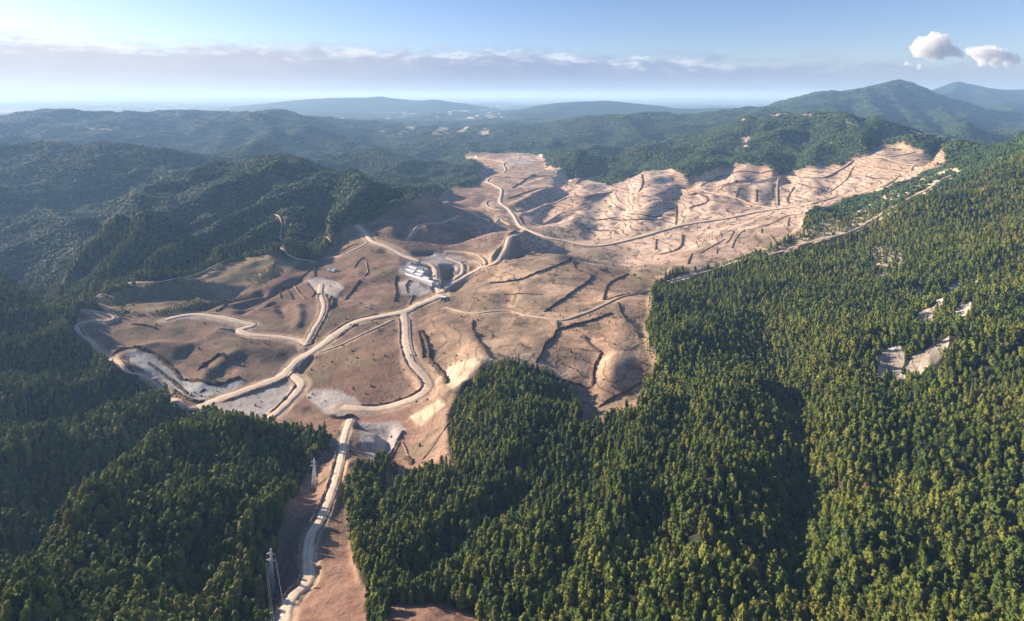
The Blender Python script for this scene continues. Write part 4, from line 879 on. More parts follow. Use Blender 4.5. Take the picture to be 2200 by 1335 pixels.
WIND = [  # photo polyline, half width, height, words that say where it lies
 (z5('950,500;1050,495;1160,475;1300,420;1400,380;1480,350'), 2.2, 2.4, 'long dark brush windrow across the top of the tan knoll'),
 (z5('1480,350;1500,410;1560,430;1600,460;1570,500;1480,560;1380,630;1300,685'), 2.2, 2.4, 'hooked dark brush windrow curving down the tan knoll'),
 (z5('1680,610;1710,510;1800,460;1880,440'), 2.2, 2.2, 'bent brush windrow on the tan slope near the forest corner'),
 (z5('1070,352;1130,342;1280,320;1390,310'), 1.8, 1.6, 'thin brush line near the crest of the tan knoll'),
 (z5('1960,548;1850,572;1700,608'), 1.8, 1.8, 'brush windrow beside the field track by the forest edge'),
 (z5('1770,620;1790,690;1830,750'), 2.0, 2.2, 'short upright brush windrow below the field track'),
 (z5('1385,740;1390,800'), 1.8, 1.8, 'short stub of brush hanging below the field track'),
 (z5('1740,690;1600,740;1500,770;1390,800;1360,850;1310,890;1280,960;1250,1010'), 2.4, 2.6, 'long ragged brush windrow running down to the yellow cutting'),
 (z5('850,735;845,800;880,870;930,940;970,980'), 2.6, 3.0, 'thick dark brush windrow between two ploughed plots'),
 (z5('500,800;520,900;530,980'), 2.2, 3.0, 'left one of two parallel brush windrows by the south loop road'),
 (z5('520,800;560,900;575,990;620,1040;660,1080;680,1140'), 3.0, 4.0, 'right one of two parallel brush windrows by the south loop road'),
 (z5('1540,830;1600,900;1670,940'), 2.0, 2.4, 'brush windrow slanting into the ravine on the tan slope'),
 (z5('1670,940;1620,1040;1610,1160'), 2.2, 3.0, 'dark brush windrow along the ravine foot'),
 (z5('1850,790;1880,815;1910,850'), 2.0, 2.2, 'short brush windrow close to the forest edge'),
 (z5('1280,1030;1350,1100;1450,1130;1560,1160'), 2.2, 2.4, 'curved brush windrow along the top of the dark wood'),
 (z5('1640,1300;1700,1260;1800,1200;1940,1120'), 1.8, 2.2, 'lowest brush windrow in the pale gap between the woods'),
 (z5('1040,570;1180,568;1300,575'), 1.6, 1.2, 'faint brush line across the middle of the tan knoll'),
 (z5('1500,100;1560,140;1700,165;1780,190'), 2.6, 2.2, 'curving brush windrow low on the pink slopes'),
 (z5('1560,80;1680,95;1800,100;1900,98;2060,92'), 2.6, 2.2, 'long brush windrow following the contour of the pink slopes'),
 (z5('1850,60;1950,70;2060,70'), 2.4, 2.0, 'straight brush windrow on the middle of the pink slopes'),
 (z5('2140,0;2145,60;2140,130'), 2.6, 2.4, 'upright dark brush windrow dividing the pink slopes'),
 (z5('2015,220;2010,290'), 2.2, 2.0, 'short brush windrow on the pale bank below the valley road'),
 (z5('2180,190;2175,260;2120,300;2020,322'), 3.4, 3.4, 'bushy windrow on the pale bank by the gully mouth'),
 (z5('0,310;60,270;110,250'), 1.8, 2.0, 'short brush windrow on the brown spur west of the camp'),
 (z5('130,480;80,550;30,610'), 1.6, 2.0, 'dark slanting brush windrow on the brown slope west of the camp'),
 (z5('360,450;350,510;360,560;345,620'), 1.8, 2.6, 'upright berm of dark earth on the brown slope below the camp'),
 (z5('450,480;420,520;430,565'), 1.8, 2.2, 'small curved berm on the grey pad below the camp'),
 (z5('470,575;440,640'), 1.6, 2.0, 'short berm between the grey pad and the main junction'),
 (z6('20,190;10,270'), 2.0, 1.8, 'first short brush windrow on the pale bank from the left'),
 (z6('100,210;130,235;165,230'), 2.0, 1.6, 'hooked little brush heap on the pale bank'),
 (z6('260,180;265,210'), 2.0, 1.8, 'tiny brush heap on the upper pale bank'),
 (z6('350,170;320,220;290,250'), 2.0, 1.6, 'slanting brush windrow in the middle of the pale bank'),
 (z6('420,160;370,200;330,280'), 2.0, 1.6, 'longest slanting brush windrow on the pale bank'),
 (z6('290,220;200,270;130,310'), 2.2, 2.0, 'low brush windrow running down the pale bank'),
 (z6('570,190;600,230;630,250'), 2.2, 1.8, 'brush windrow at the pale bank edge beside the mountain forest'),
 (z6('700,80;690,110;690,140'), 2.4, 2.0, 'curved brush heap high on the pale bank near the forest tongue'),
 (z6('850,10;700,70;560,130;430,165'), 2.0, 1.6, 'thin long brush line along the top of the pale bank'),
 (z6('80,310;60,350;50,380'), 2.4, 2.0, 'lowest brush windrow on the pale bank'),
 (z6('240,280;235,315'), 1.8, 1.4, 'tiny brush stub low on the pale bank'),
 (z6('520,150;520,185'), 2.0, 1.6, 'tiny upright brush stub on the upper pale bank'),
 (z3('130,1190;250,1130;380,1095;520,1105;610,1110'), 3.0, 2.4, 'arched brush windrow over the pink dome'),
 (z3('190,1192;300,1175;420,1158;600,1132'), 2.6, 2.0, 'brush windrow beside the track across the pink dome'),
 (z3('700,1118;900,1136;1010,1092;1120,1015'), 3.0, 2.4, 'long brush windrow following the track up the pink shoulder'),
 (z3('380,1200;360,1260'), 2.6, 2.0, 'short brush windrow low on the pink dome'),
 (z3('490,1210;490,1290'), 3.0, 2.6, 'dark upright brush windrow on the pink dome'),
 (z3('240,1225;370,1150'), 2.6, 2.0, 'slanting brush line on the left of the pink dome'),
 (z3('730,1190;690,1260;700,1300'), 2.6, 2.0, 'brush windrow falling right of the dividing track'),
 (z3('750,1170;860,1200;960,1225'), 2.6, 2.0, 'brush windrow across the middle of the pink shoulder'),
 (z3('1200,950;1320,945;1420,955'), 2.6, 2.0, 'topmost brush windrow under the hill forest'),
 (z3('960,1225;1060,1150;1100,1080;1130,1060'), 2.6, 2.0, 'brush windrow running up between the ridge tracks'),
 (z3('1480,1090;1500,1060;1600,1040'), 2.6, 2.0, 'brush windrow near the saddle at the far right of the pink slope'),
 (z3('60,1250;120,1235;180,1270;150,1300;60,1330'), 3.0, 2.6, 'looped dark brush windrow on the dark knoll'),
 (z3('1180,1120;1230,1140;1300,1135'), 2.4, 1.8, 'small brush windrow between the ridge tracks'),
 (z2('950,1060;880,1100;850,1150'), 3.2, 2.6, 'brush windrow along the far valley edge'),
 (z2('980,1130;1100,1140;1200,1142'), 3.0, 2.4, 'level brush windrow on the far brown slope'),
 (z2('1240,1115;1180,1150;1100,1200'), 3.4, 3.0, 'dark slanting brush windrow on the far brown slope'),
 (z2('1260,1130;1320,1120;1360,1140'), 3.0, 2.4, 'short brush windrow on the far brown slope'),
 (z2('1440,1190;1480,1150;1520,1110'), 3.0, 2.6, 'brush windrow climbing to the forest corner'),
 (z2('1500,1180;1600,1150;1700,1160'), 3.0, 2.4, 'brush windrow under the dark forest point'),
 (z2('1925,1110;1930,1160;1905,1230'), 3.0, 2.4, 'upright brush windrow on the pink knoll'),
 (z2('1960,1180;2050,1210'), 2.8, 2.2, 'short brush windrow on the flank of the pink knoll'),
 (z2('1070,1270;1150,1240;1230,1215;1330,1190'), 3.0, 2.4, 'brush windrow above the straight valley road'),
 (z2('1560,1270;1640,1240;1740,1222'), 2.8, 2.2, 'brush windrow joining the first pink slope track'),
 (z2('1340,1300;1450,1262;1540,1250'), 2.6, 2.2, 'brush windrow left of the pale clearing'),
 (z4('1260,1060;1300,1025;1340,1000;1400,965;1450,985'), 3.4, 4.0, 'big tangled brush heap on the brown bowl'),
 (z4('1370,685;1420,655;1470,625'), 2.0, 2.4, 'dark berm at the foot of the scrubby slope'),
 (z4('1750,530;1770,565;1790,600'), 1.8, 2.0, 'first dark terrace bank west of the fan shaped pad'),
 (z4('1800,520;1840,560;1865,605'), 1.8, 2.0, 'second dark terrace bank west of the fan shaped pad'),
 (z4('1860,510;1900,560;1950,605'), 1.6, 1.8, 'third terrace bank west of the fan shaped pad'),
 (z4('1950,495;2000,560;1985,590'), 1.8, 2.2, 'dark bank along the orange cut by the fan shaped pad'),
 (z4('2005,385;2003,460'), 2.0, 3.0, 'straight dark bank left of the white site cabins'),
 (z4('1985,395;1950,440;1900,475;1800,520'), 1.6, 2.0, 'long bank above the terraces'),
 (z4('1680,655;1710,640;1760,622'), 1.8, 2.0, 'short bank over the dark mound'),
 (z4('2045,565;2025,580;2030,592'), 1.6, 1.8, 'little berm at the mouth of the fan shaped pad'),
 (z4('830,765;930,770;1000,790'), 1.8, 1.6, 'thin brush line on the western brown flat'),
 (z4('1385,795;1450,797;1500,800'), 1.6, 1.6, 'thin earth bank above the western road'),
 (z4('710,960;770,925;850,912;960,940;1040,1000;1100,1050;1150,1110;1200,1120'), 2.2, 3.2, 'long dark bank along the rim of the grey pit'),
 (z4('1200,1120;1300,1128;1400,1148;1470,1120;1540,1105'), 2.0, 3.0, 'curved dark bank over the pale pit end'),
 (z4('940,1010;1000,1050;1060,1100;1130,1150;1200,1210'), 2.2, 2.8, 'dark spoil ridge down the middle of the grey pit'),
 (z4('1270,1200;1310,1175'), 2.4, 3.0, 'two dark spoil heaps at the foot of the grey pit'),
 (z4('1110,1180;1180,1235;1260,1262;1300,1245'), 2.6, 3.0, 'dark rubble bank at the lower tip of the grey pit'),
 (PP('878,985;862,950;845,975;835,990', 0, 0), 1.4, 1.6, 'pale bank beside the quarry ramp'),
 (PP('868,925;850,955;832,985'), 1.8, 2.4, 'curved bank on the right of the rocky quarry'),
 (PP('992,868;930,960;905,990'), 1.2, .9, 'thin straight bank down the lower brown slope'),
 (PP('706,895;735,900;765,895'), 2.2, 3.4, 'dark bank above the start of the valley road'),
 (PP('845,995;850,1010;846,1022'), 3.0, 4.0, 'dark brush heap by the isolated tree clump'),
 (PP('800,1010;815,1002;828,1000'), 2.4, 2.6, 'brush heap left of the isolated tree clump'),
 (PP('868,985;880,990;885,1000'), 2.4, 4.5, 'tall dark earth heap on the lower brown slope'),
 (PP('760,578;770,562;785,552'), 1.5, 1.8, 'thin bank on the slope above the white cabins'),
 (PP('780,595;790,585;785,560'), 1.4, 1.6, 'small upright bank near the camp road'),
 (PP('670,560;700,540;740,524;765,520'), 1.8, 2.2, 'long bank rising along the forest edge to the spur'),
 (PP('706,650;712,640;716,655;705,668'), 3.6, 4.0, 'dark shrubby heap beside the fan shaped pad'),
]
for i, (p, hw, hh, lab) in enumerate(WIND):
    pts = [ground_at(a, b) for a, b in p]; ym = np.mean([q[1] for q in pts]); Q = resample(pts, max(1.6, ym*.0016))
    earth = ('bank' in lab or 'berm' in lab) and 'dark' not in lab
    mound('earth_bank' if ('bank' in lab or 'berm' in lab or 'spoil' in lab or 'earth heap' in lab) else 'brush_windrow', Q, hw*(.75+.00034*ym), hh*(1.0+.00015*ym), M_berm if earth else M_brush, i, lab,
          'earth bank' if ('bank' in lab or 'berm' in lab or 'spoil' in lab or 'earth heap' in lab) else 'windrow', 'earth banks on the cleared ground' if ('bank' in lab or 'berm' in lab or 'spoil' in lab) else 'windrows of cut brush')
# berms pushed up along the haul roads: road index, side, first share, last share, label
for k, side, a, b_, hh, lab in (
    (0, 1, .02, .30, 2.4, 'earth berm along the valley road above the pink slopes'), (0, 1, .5, .98, 1.8, 'earth berm on the far side of the valley road'),
    (1, -1, .02, .75, 2.6, 'dark edged berm along the spur road above the camp'),
    (3, 1, .35, .98, 1.4, 'earth berm on the road running from the camp to the spur'), (3, 1, .0, .2, 3.4, 'tall cut bank beside the ramp through the camp'),
    (6, -1, .03, .36, 1.8, 'berm above the main road between the two junctions'), (6, -1, .40, .52, 4.2, 'high dark bank above the main road by the west junction'),
    (6, 1, .30, .50, 2.6, 'lower berm of the main road east of the west junction'), (6, -1, .60, .97, 3.2, 'long dark bank on the upper side of the main road to the pit'),
    (7, 1, .08, .97, 2.8, 'long dark bank on the inner side of the south loop road'), (7, -1, .1, .5, 1.6, 'outer berm of the south loop road'),
    (8, 1, .5, .97, 1.6, 'low bank under the broad western road'), (9, 1, .05, .8, 3.6, 'tall dark bank left of the road to the fan shaped pad'),
    (11, 1, .15, .9, 2.6, 'dark bank left of the branch road to the grey pad'),
    (12, 1, .25, .96, 3.0, 'dark bank left of the lower valley road'), (12, -1, .3, .8, 1.2, 'low berm right of the lower valley road'),
    (4, 1, .2, .8, 1.6, 'berm of the loop road around the eastern hollow'), (27, -1, .05, .95, 1.6, 'thin bank under the branch track south of the main road')):
    _, hw, Q, zz = ROADPTS[k]; n = len(Q); T = np.gradient(Q, axis=0); T /= np.hypot(T[:, 0], T[:, 1])[:, None]+1e-9; N = np.stack([-T[:, 1], T[:, 0]], 1)
    E = (Q+N*side*-1*(hw+hh*.7))[int(a*n):max(int(b_*n), int(a*n)+3)]; E = resample(E[::2], 3.0)
    mound('road_berm', E, hh*.8, hh*.78, M_berm, 200+k, lab, 'road berm', 'berms along the haul roads')

# ------------------------------------------------------------ rocks
def rock(seed):
    r = np.random.RandomState(seed); v = ICO2[0]*(1+r.uniform(-.25, .2, (len(ICO2[0]), 1)))*r.uniform(.6, 1.2, 3); return v, ICO2[1]
M_rock = flat_mat('pale_rock', (.36, .34, .30), .95, .5, .6)
rc = bpy.data.collections.new('rock_pieces')
for i in range(4):
    V, Fc = rock(300+i); o = mesh_np('rock_%02d' % i, V, Fc, False, (M_rock,)); col.objects.unlink(o); rc.objects.link(o)
COLLS['rock'] = rc; NP_['rock'] = 4
def rocks(mask, y0, y1, sp, p, lo, hi, label, dark=False):
    P = spread_points(y0, y1, sp, sp); x, y = P[:, 0], P[:, 1]; k = (samp(mask.astype(np.float32), x, y) > .5) & (samp(ROADD, x, y) > 1.2) & (rg.uniform(0, 1, len(x)) < p); P = P[k]
    Q = np.stack([P[:, 0], P[:, 1], samp(ZF, P[:, 0], P[:, 1])], 1); s = rg.uniform(0, 1, len(Q))**2.5*(hi-lo)+lo
    scatter('rocks', label, 'rocks', 'rock', Q, np.stack([s, s, s*.7], 1), rg)
rocks(SCREE, 400, 1300, 2.2, .7, .3, 1.5, 'pale rubble covering the scree patches in the mountain forest')
rocks(PM[7][1], 500, 900, 1.8, .75, .3, 1.6, 'grey boulders scattered over the small quarry')
rocks(PM[0][1], 700, 1100, 3.0, .4, .3, 1.3, 'grey rubble in the long pit')
rocks(CL, 300, 1500, 7, .12, .2, .8, 'stones strewn over the cleared soil')
rocks(RIDGE_SOIL | ROCKY, 850, 1800, 4, .6, .3, 1.3, 'pale rocks along the ridge track')

# ------------------------------------------------------------ the works camp
M_white = flat_mat('white_panel', (.55, .55, .54), .6, .06)
M_roofw = flat_mat('white_roof', (.80, .81, .82), .45, .08, .3)
M_roofb = flat_mat('blue_grey_roof', (.10, .16, .24), .5, .2, .3)
M_glass = flat_mat('window_glass', (.03, .04, .05), .15, .1)
M_dark = flat_mat('dark_rubber', (.02, .02, .02), .8, .2)
M_steel = flat_mat('galvanised_steel', (.74, .76, .78), .5, .1, 2.0)
M_yel = flat_mat('yellow_paint', (.60, .36, .04), .5, .15, 2.0)
M_truck = flat_mat('white_paint', (.75, .75, .75), .4, .08, 2.0)
M_blue = flat_mat('dark_blue_paint', (.03, .05, .11), .4, .15, 2.0)
M_tan = flat_mat('tan_panel', (.50, .40, .28), .6, .15)
def base_z(pts): return min(float(hz(x, y)) for x, y in pts)
def building(name, label, p0, p1, wd, hgt, roofm, wallm=None, nwin=6, group=None, cat='building', mono=False):
    (x0, y0), (x1, y1) = ground_at(*p0), ground_at(*p1); L = math.hypot(x1-x0, y1-y0); rz = math.atan2(y1-y0, x1-x0)
    cx, cy = (x0+x1)/2, (y0+y1)/2; z = float(hz(x0, y0))*.25+float(hz(x1, y1))*.25+float(hz(cx, cy))*.5+.3
    t = empty(name, (cx, cy, z), rz); b = MB(); b.box((0, 0, hgt/2-3), (L, wd, hgt+6)); b.build('wall', wallm or M_white, t)
    r = MB(); o = .5; h = wd*.16; tt = .18
    prof = [(-wd/2-o, hgt+.02), (0, hgt+h), (wd/2+o, hgt+.02), (wd/2+o, hgt-tt), (0, hgt+h-.25), (-wd/2-o, hgt-tt)]
    r.prism(prof, -L/2-o, L/2+o, math.pi/2, (0, 0, 0)); rf = r.build('roof', roofm, t)
    for i in range(nwin):
        x = -L/2+(i+.5)*L/nwin
        for s in ((-1, 1) if nwin < 12 else (-1,)):
            q = MB(); q.box((x, s*(wd/2+.02), hgt*.58), (min(1.4, L/nwin*.5), .08, 1.0)); q.build('window', M_glass, t)
    q = MB(); q.box((-L/2+min(1.6, L*.2)+.9, -(wd/2+.03), 1.05), (1.0, .1, 2.1)); q.build('door', M_tan, t)
    return tag(t, label, cat, group)
G = 'white roofed blocks of the works camp'
building('dormitory_building', 'longest white roofed block at the front edge of the camp', (866, 585.5), (931, 617), 8, 3.0, M_roofw, nwin=14, group=G)
building('dormitory_building', 'white roofed block in the second row at its left end', (874, 580.5), (890, 588), 7, 2.8, M_roofw, nwin=6, group=G)
building('dormitory_building', 'white roofed block in the middle of the second row', (892, 589), (906, 595.5), 7, 2.8, M_roofw, nwin=6, group=G)
building('dormitory_building', 'white roofed block at the right end of the second row', (909, 597), (922, 603.5), 7, 2.8, M_roofw, nwin=5, group=G)
building('dormitory_building', 'white roofed block in the back row on the left', (880, 574.5), (895, 581.5), 7, 2.8, M_roofw, nwin=6, group=G)
building('dormitory_building', 'white roofed block in the back row on the right', (898, 583), (911, 589.5), 7, 2.8, M_roofw, nwin=5, group=G)
building('workshop', 'blue roofed workshop at the top left of the camp', (893, 568), (903, 567), 8, 3.8, M_roofb, nwin=3, group='blue roofed sheds of the camp', cat='workshop')
building('workshop', 'blue roofed shed beside the middle of the camp ramp', (913, 590), (921, 591), 8, 3.8, M_roofb, nwin=3, group='blue roofed sheds of the camp', cat='workshop')
building('workshop', 'large blue roofed shed behind the long white block', (917, 601), (929, 603), 8, 4.0, M_roofb, nwin=3, group='blue roofed sheds of the camp', cat='workshop')
building('site_hut', 'tan roofed hut at the left corner of the camp', (881, 567), (888, 567), 6, 3.0, M_tan, M_tan, 2, 'small huts round the camp', 'hut')
building('site_hut', 'small dark hut at the top of the camp beside the road', (898, 561), (903, 561), 5, 3.0, M_roofb, nwin=2, group='small huts round the camp', cat='hut')
building('site_hut', 'small grey hut standing alone beside the camp ramp', (907, 581.5), (911, 581.5), 5, 3.0, M_roofb, nwin=2, group='small huts round the camp', cat='hut')
building('site_cabin', 'left white cabin on the brown terrace', (704, 585), (708, 583), 5, 4.2, M_roofw, nwin=2, group='white cabins on the brown terrace', cat='cabin')
building('site_cabin', 'small white cabin between the two others on the terrace', (711, 585.5), (714, 585), 4, 3, M_roofw, nwin=1, group='white cabins on the brown terrace', cat='cabin')
building('site_cabin', 'right white cabin on the brown terrace', (716, 584), (721, 582), 6, 4.6, M_roofw, nwin=2, group='white cabins on the brown terrace', cat='cabin')
building('site_hut', 'white roofed gatehouse below the star shaped junction', (945, 642), (958, 641), 7, 3.2, M_roofw, nwin=3, group='small huts round the camp', cat='hut')
building('crusher_shed', 'pale shed on the far quarry plateau', (1160, 336), (1168, 336), 14, 9, M_roofw, nwin=2, group='sheds on the far quarry plateau', cat='shed')
for i, x in enumerate((1112, 1118, 1124, 1130, 1136)):
    building('storage_tank_shed', ['leftmost', 'second', 'middle', 'fourth', 'rightmost'][i]+' grey shed in the row along the far quarry rim', (x, 333), (x+3.6, 333), 9, 7, M_roofw, nwin=1, group='sheds on the far quarry plateau', cat='shed')
building('site_hut', 'small white hut on the left tip of the far quarry plateau', (1021, 338.5), (1026, 338.5), 9, 5, M_roofw, nwin=1, group='sheds on the far quarry plateau', cat='shed')

def wheel(parent, x, y, r=.55, w_=.4):
    b = MB(); b.bar((x, y-w_/2, r), (x, y+w_/2, r), r, n=12); return b.build('wheel', M_dark, parent)
def truck(label, p, rz, cabm, bedm, group='vehicles on the site'):
    x, y = ground_at(*p); t = empty('dump_truck', (x, y, float(hz(x, y))+.9), rz)
    b = MB(); b.box((2.9, 0, 1.9), (1.9, 2.4, 2.2), taper=.9); c = b.build('cab', cabm, t)
    b = MB(); b.box((3.72, 0, 2.35), (.12, 2.0, .8)); b.build('windscreen', M_glass, c)
    b = MB(); b.box((-.9, 0, 1.0), (7.2, 1.2, .35)); b.build('chassis', M_dark, t)
    b = MB()
    b.box((-1.2, 0, 1.3), (5.2, 2.5, .15)); b.box((-1.2, 1.2, 2.0), (5.2, .12, 1.4)); b.box((-1.2, -1.2, 2.0), (5.2, .12, 1.4)); b.box((1.45, 0, 2.15), (.12, 2.5, 1.7)); b.build('tipper_body', bedm, t)
    for wx in (2.8, -1.6, -3.0):
        for wy in (-1.05, 1.05): wheel(t, wx, wy)
    return tag(t, label, 'truck', group)
def excavator(label, p, rz):
    x, y = ground_at(*p); t = empty('excavator', (x, y, float(hz(x, y))+.2), rz)
    for s in (-1, 1): b = MB(); b.box((0, s*1.2, .5), (4.2, .6, .95), taper=.85); b.build('track', M_dark, t)
    b = MB(); b.box((-.5, 0, 1.7), (3.2, 2.6, 1.2)); b.build('body', M_yel, t)
    b = MB(); b.box((.9, .75, 2.4), (1.5, 1.0, 1.7), taper=.85); b.build('cab', M_glass, t)
    b = MB(); b.bar((.9, -.2, 1.8), (3.9, -.2, 4.6), .38, .3); bm_ = b.build('boom', M_yel, t)
    b = MB(); b.bar((3.9, -.2, 4.6), (6.0, -.2, 2.2), .28, .22); b.build('stick', M_yel, bm_)
    b = MB(); b.box((5.9, -.2, 1.7), (1.0, 1.2, .9), taper=.7); b.build('bucket', M_dark, bm_)
    return tag(t, label, 'excavator', 'yellow excavators on the site')
def pickup(label, p, rz, m):
    x, y = ground_at(*p); t = empty('pickup_truck', (x, y, float(hz(x, y))+.7), rz)
    b = MB(); b.box((0, 0, .85), (5.2, 1.9, .7)); b.build('body', m, t)
    b = MB(); b.box((.4, 0, 1.5), (2.2, 1.7, .7), taper=.8); b.build('cab', M_glass, t)
    for wx in (1.6, -1.6):
        for wy in (-.85, .85): wheel(t, wx, wy, .42, .25)
    return tag(t, label, 'pickup', 'vehicles on the site')
truck('white tipper truck parked on the sandy ledge above the forest', (332, 817), .5, M_truck, M_truck)
truck('dark truck on the left of the gatehouse yard', (950, 646), 1.2, M_blue, M_blue)
truck('dark truck on the right of the gatehouse yard', (957, 645), 1.2, M_blue, M_blue)
excavator('yellow excavator on the rubble strip north of the main road', (797, 656), 2.6)
excavator('yellow excavator at the foot of the grey pit', (410, 850), .7)
truck('white tipper truck on the rubble strip north of the main road', (788, 661), .3, M_truck, M_truck)
pickup('white pickup on the rubble strip below the excavator', (795, 664), .2, M_truck)
pickup('white pickup on the main road between the junctions', (752, 700), .5, M_truck)
pickup('white pickup parked at the camp beside the long block', (935, 609), 1.0, M_truck)
pickup('white pickup driving on the south loop road', (880, 765), 1.9, M_truck)

# ------------------------------------------------------------ power line
def pylon(label, p, H, rz):
    x, y = ground_at(*p); t = empty('lattice_pylon', (x, y, float(hz(x, y))), rz); b = MB(); W = 1.9; waist = H*.68; wt = .75; r = .13
    def hw(z): return W+(wt-W)*min(z/waist, 1) if z < waist else wt*(1-.55*(z-waist)/(H-waist))
    zs = [-2, H*.13, H*.25, H*.36, H*.46, H*.55, H*.62, waist, H*.76, H*.84, H*.92, H]
    for z0, z1 in zip(zs[:-1], zs[1:]):
        a, c_ = hw(max(z0, 0)), hw(z1); A_ = [(-a, -a, z0), (a, -a, z0), (a, a, z0), (-a, a, z0)]; B_ = [(-c_, -c_, z1), (c_, -c_, z1), (c_, c_, z1), (-c_, c_, z1)]
        for i in range(4):
            j = (i+1) % 4; b.bar(A_[i], B_[i], r*1.25); b.bar(A_[i], B_[j], r*.7); b.bar(A_[j], B_[i], r*.7); b.bar(B_[i], B_[j], r*.7)
    b.build('tower', M_steel, t)
    tips = []
    for k, (z, s, l) in enumerate(((H*.72, -1, 3.4), (H*.72, 1, 3.4), (H*.86, -1, 2.8), (H*.86, 1, 2.8))):
        q = MB(); tip = (s*(l+.5), 0, z+.3)
        for yy in (-.5, .5): q.bar((s*.5, yy, z), tip, r*.9); q.bar((s*.5, yy, z+1.3), tip, r*.8)
        arm = q.build('cross_arm', M_steel, t)
        q = MB(); q.bar(tip, (tip[0], 0, tip[2]-1.7), .12, n=6)
        for d in (.4, .7, 1.0, 1.3): q.bar((tip[0], 0, tip[2]-d), (tip[0], 0, tip[2]-d-.08), .24, n=8)
        q.build('insulator', M_glass, arm); tips.append(Vector((tip[0], 0, tip[2]-1.7)))
    tag(t, label, 'pylon', 'steel lattice pylons of the power line')
    bpy.context.view_layer.update(); return [t.matrix_world@v for v in tips]
t1 = pylon('near steel lattice pylon at the forest edge beside the dirt road', (582, 1272), 30, R(-8))
t2 = pylon('farther steel lattice pylon in the shaded strip above the dirt road', (675, 1046), 28, R(-8))
M_cable = flat_mat('cable', (.30, .31, .32), .5, .05)
def cable(a, c_, sag, label):
    b = MB(); N = 18; pr = None
    for i in range(N+1):
        s = i/N; p = a.lerp(c_, s); p.z -= 4*sag*s*(1-s)
        if pr is not None: b.bar(pr, p, .028, n=4)
        pr = p
    tag(b.build('power_cable', M_cable), label, 'cable', 'cables of the power line')
nm = ['lower left', 'lower right', 'upper left', 'upper right']
d0 = (t1[0]-t2[0]); far3 = Vector((-80, 196, -206))
for i in range(4):
    cable(t2[i], t1[i], 3.2, nm[i]+' cable strung between the two pylons')
    cable(t1[i], far3+(t1[i]-t1[0]), 2.0, nm[i]+' cable running from the near pylon out of the bottom edge')

# ------------------------------------------------------------ dead tree
M_dead = flat_mat('bleached_wood', (.50, .46, .40), .9, .3)
def dead_tree(p):
    x, y = ground_at(*p); t = empty('dead_tree', (x, y, float(hz(x, y)))); b = MB(); b.bar((0, 0, -1), (.2, 0, 8), .32, .2, 7); b.bar((.2, 0, 8), (0, .1, 15), .2, .05, 6); tr = b.build('trunk', M_dead, t); r = random.Random(3)
    for i in range(16):
        z = 5+i*.6; a = i*2.4; l = 3.2*(1-(i/22)); q = MB(); q.bar((.1, 0, z), (math.cos(a)*l, math.sin(a)*l, z+l*.45), .10, .03, 5)
        q.bar((math.cos(a)*l*.5, math.sin(a)*l*.5, z+l*.22), (math.cos(a+.6)*l*.9, math.sin(a+.6)*l*.9, z+l*.6), .06, .02, 4); q.build('branch', M_dead, t)
    tag(t, 'bare bleached dead tree standing above the green mountain forest', 'dead tree')
dead_tree((1480, 1008))

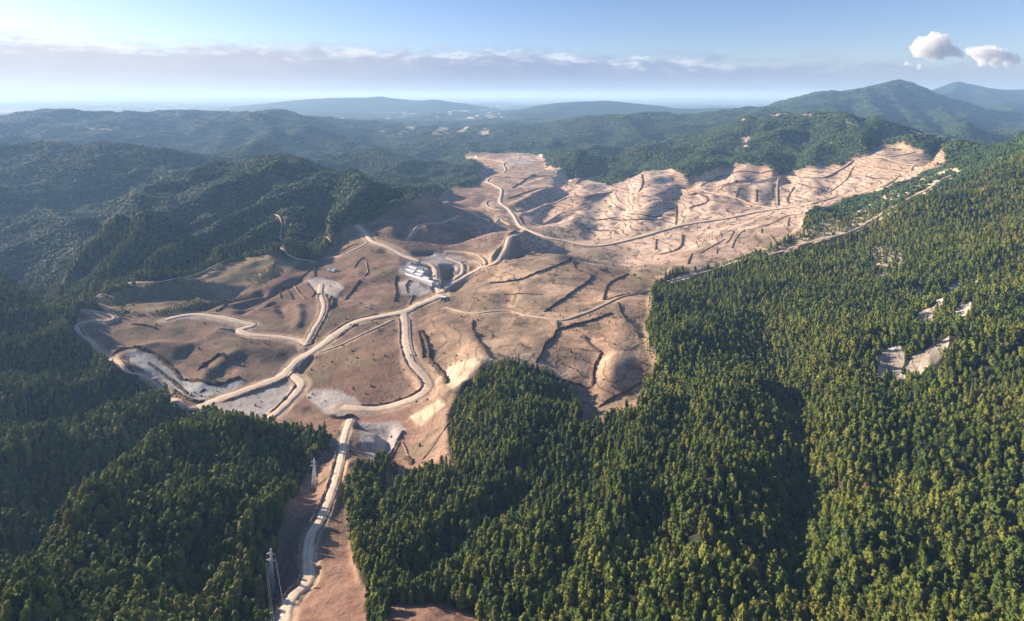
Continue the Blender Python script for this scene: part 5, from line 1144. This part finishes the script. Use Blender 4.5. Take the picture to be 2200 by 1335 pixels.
# ------------------------------------------------------------ cumulus clouds over the far mountain
def cloud_mat():
    m = bpy.data.materials.new('cloud'); m.use_nodes = True; t = m.node_tree; t.nodes.clear(); w = NT(t)
    v = w.n('ShaderNodeVolumePrincipled'); o = w.n('ShaderNodeOutputMaterial'); w.link(v.outputs[0], o.inputs['Volume'])
    v.inputs['Color'].default_value = (1, 1, 1, 1); v.inputs['Absorption Color'].default_value = (1, 1, 1, 1); v.inputs['Density'].default_value = .0055; v.inputs['Anisotropy'].default_value = .2
    return m
M_cloud = cloud_mat()
def cloud(puffs, D, label, seed):
    r = np.random.RandomState(seed); V, Fc = [], []; nv = 0; k = D/F
    for px, py, rad in puffs:
        for j in range(9):
            d = r.normal(size=3); d /= np.linalg.norm(d); q = rad*k*(1 if j == 0 else r.uniform(.28, .5)); off = d*rad*k*(.78 if j else 0); off[2] = abs(off[2])*.9-rad*k*.1
            v = ICO2[0]*q*[1, 1, .9]+[(px-XC)*k+off[0], D+off[1], (HY-py)*k+off[2]]; V.append(v); Fc.append(ICO2[1]+nv); nv += len(v)
    o = mesh_np('cloud', np.concatenate(V), np.concatenate(Fc), True, (M_cloud,))
    rm = o.modifiers.new('remesh', 'REMESH'); rm.mode = 'VOXEL'; rm.voxel_size = k*2.0; rm.use_smooth_shade = True
    sm = o.modifiers.new('smooth', 'SMOOTH'); sm.iterations = 4
    tx = bpy.data.textures.new('billow', 'CLOUDS'); tx.noise_scale = k*13; tx.noise_depth = 4
    dm = o.modifiers.new('billow', 'DISPLACE'); dm.texture = tx; dm.strength = k*20; dm.mid_level = .55; dm.texture_coords = 'GLOBAL'
    return tag(o, label, 'cloud', 'cumulus clouds over the far mountain')
cloud([(1992, 98, 26), (2014, 90, 24), (1975, 108, 18), (2040, 108, 17), (2060, 116, 12), (2010, 112, 20)], 16000, 'taller rounded white cumulus cloud over the pointed far mountain', 1)
cloud([(2098, 112, 17), (2125, 112, 18), (2150, 118, 18), (2175, 128, 15), (2110, 130, 14), (2140, 134, 13), (2165, 138, 10)], 16500, 'broad lumpy white cumulus cloud at the right edge of the sky', 2)
cloud([(1950, 138, 7), (1962, 142, 6), (1974, 144, 4)], 17000, 'tiny white cloud scrap low beside the big cumulus', 3)
# ------------------------------------------------------------ haze: one closed box of even air round camera and land
def haze():
    b = MB(); b.box((0, 96000, (260-760)/2), (470000, 215000, 260+760))
    m = bpy.data.materials.new('haze'); m.use_nodes = True; t = m.node_tree; t.nodes.clear(); w = NT(t)
    v = w.n('ShaderNodeVolumePrincipled'); o = w.n('ShaderNodeOutputMaterial'); w.link(v.outputs[0], o.inputs['Volume'])
    v.inputs['Color'].default_value = (.36, .62, 1.0, 1); v.inputs['Absorption Color'].default_value = (.34, .34, .6, 1); v.inputs['Density'].default_value = 5.6e-5; v.inputs['Anisotropy'].default_value = .1
    h = b.build('haze', m); tag(h, kind='stuff'); h.display_type = 'WIRE'
haze()
print('script', time.time()-T0)
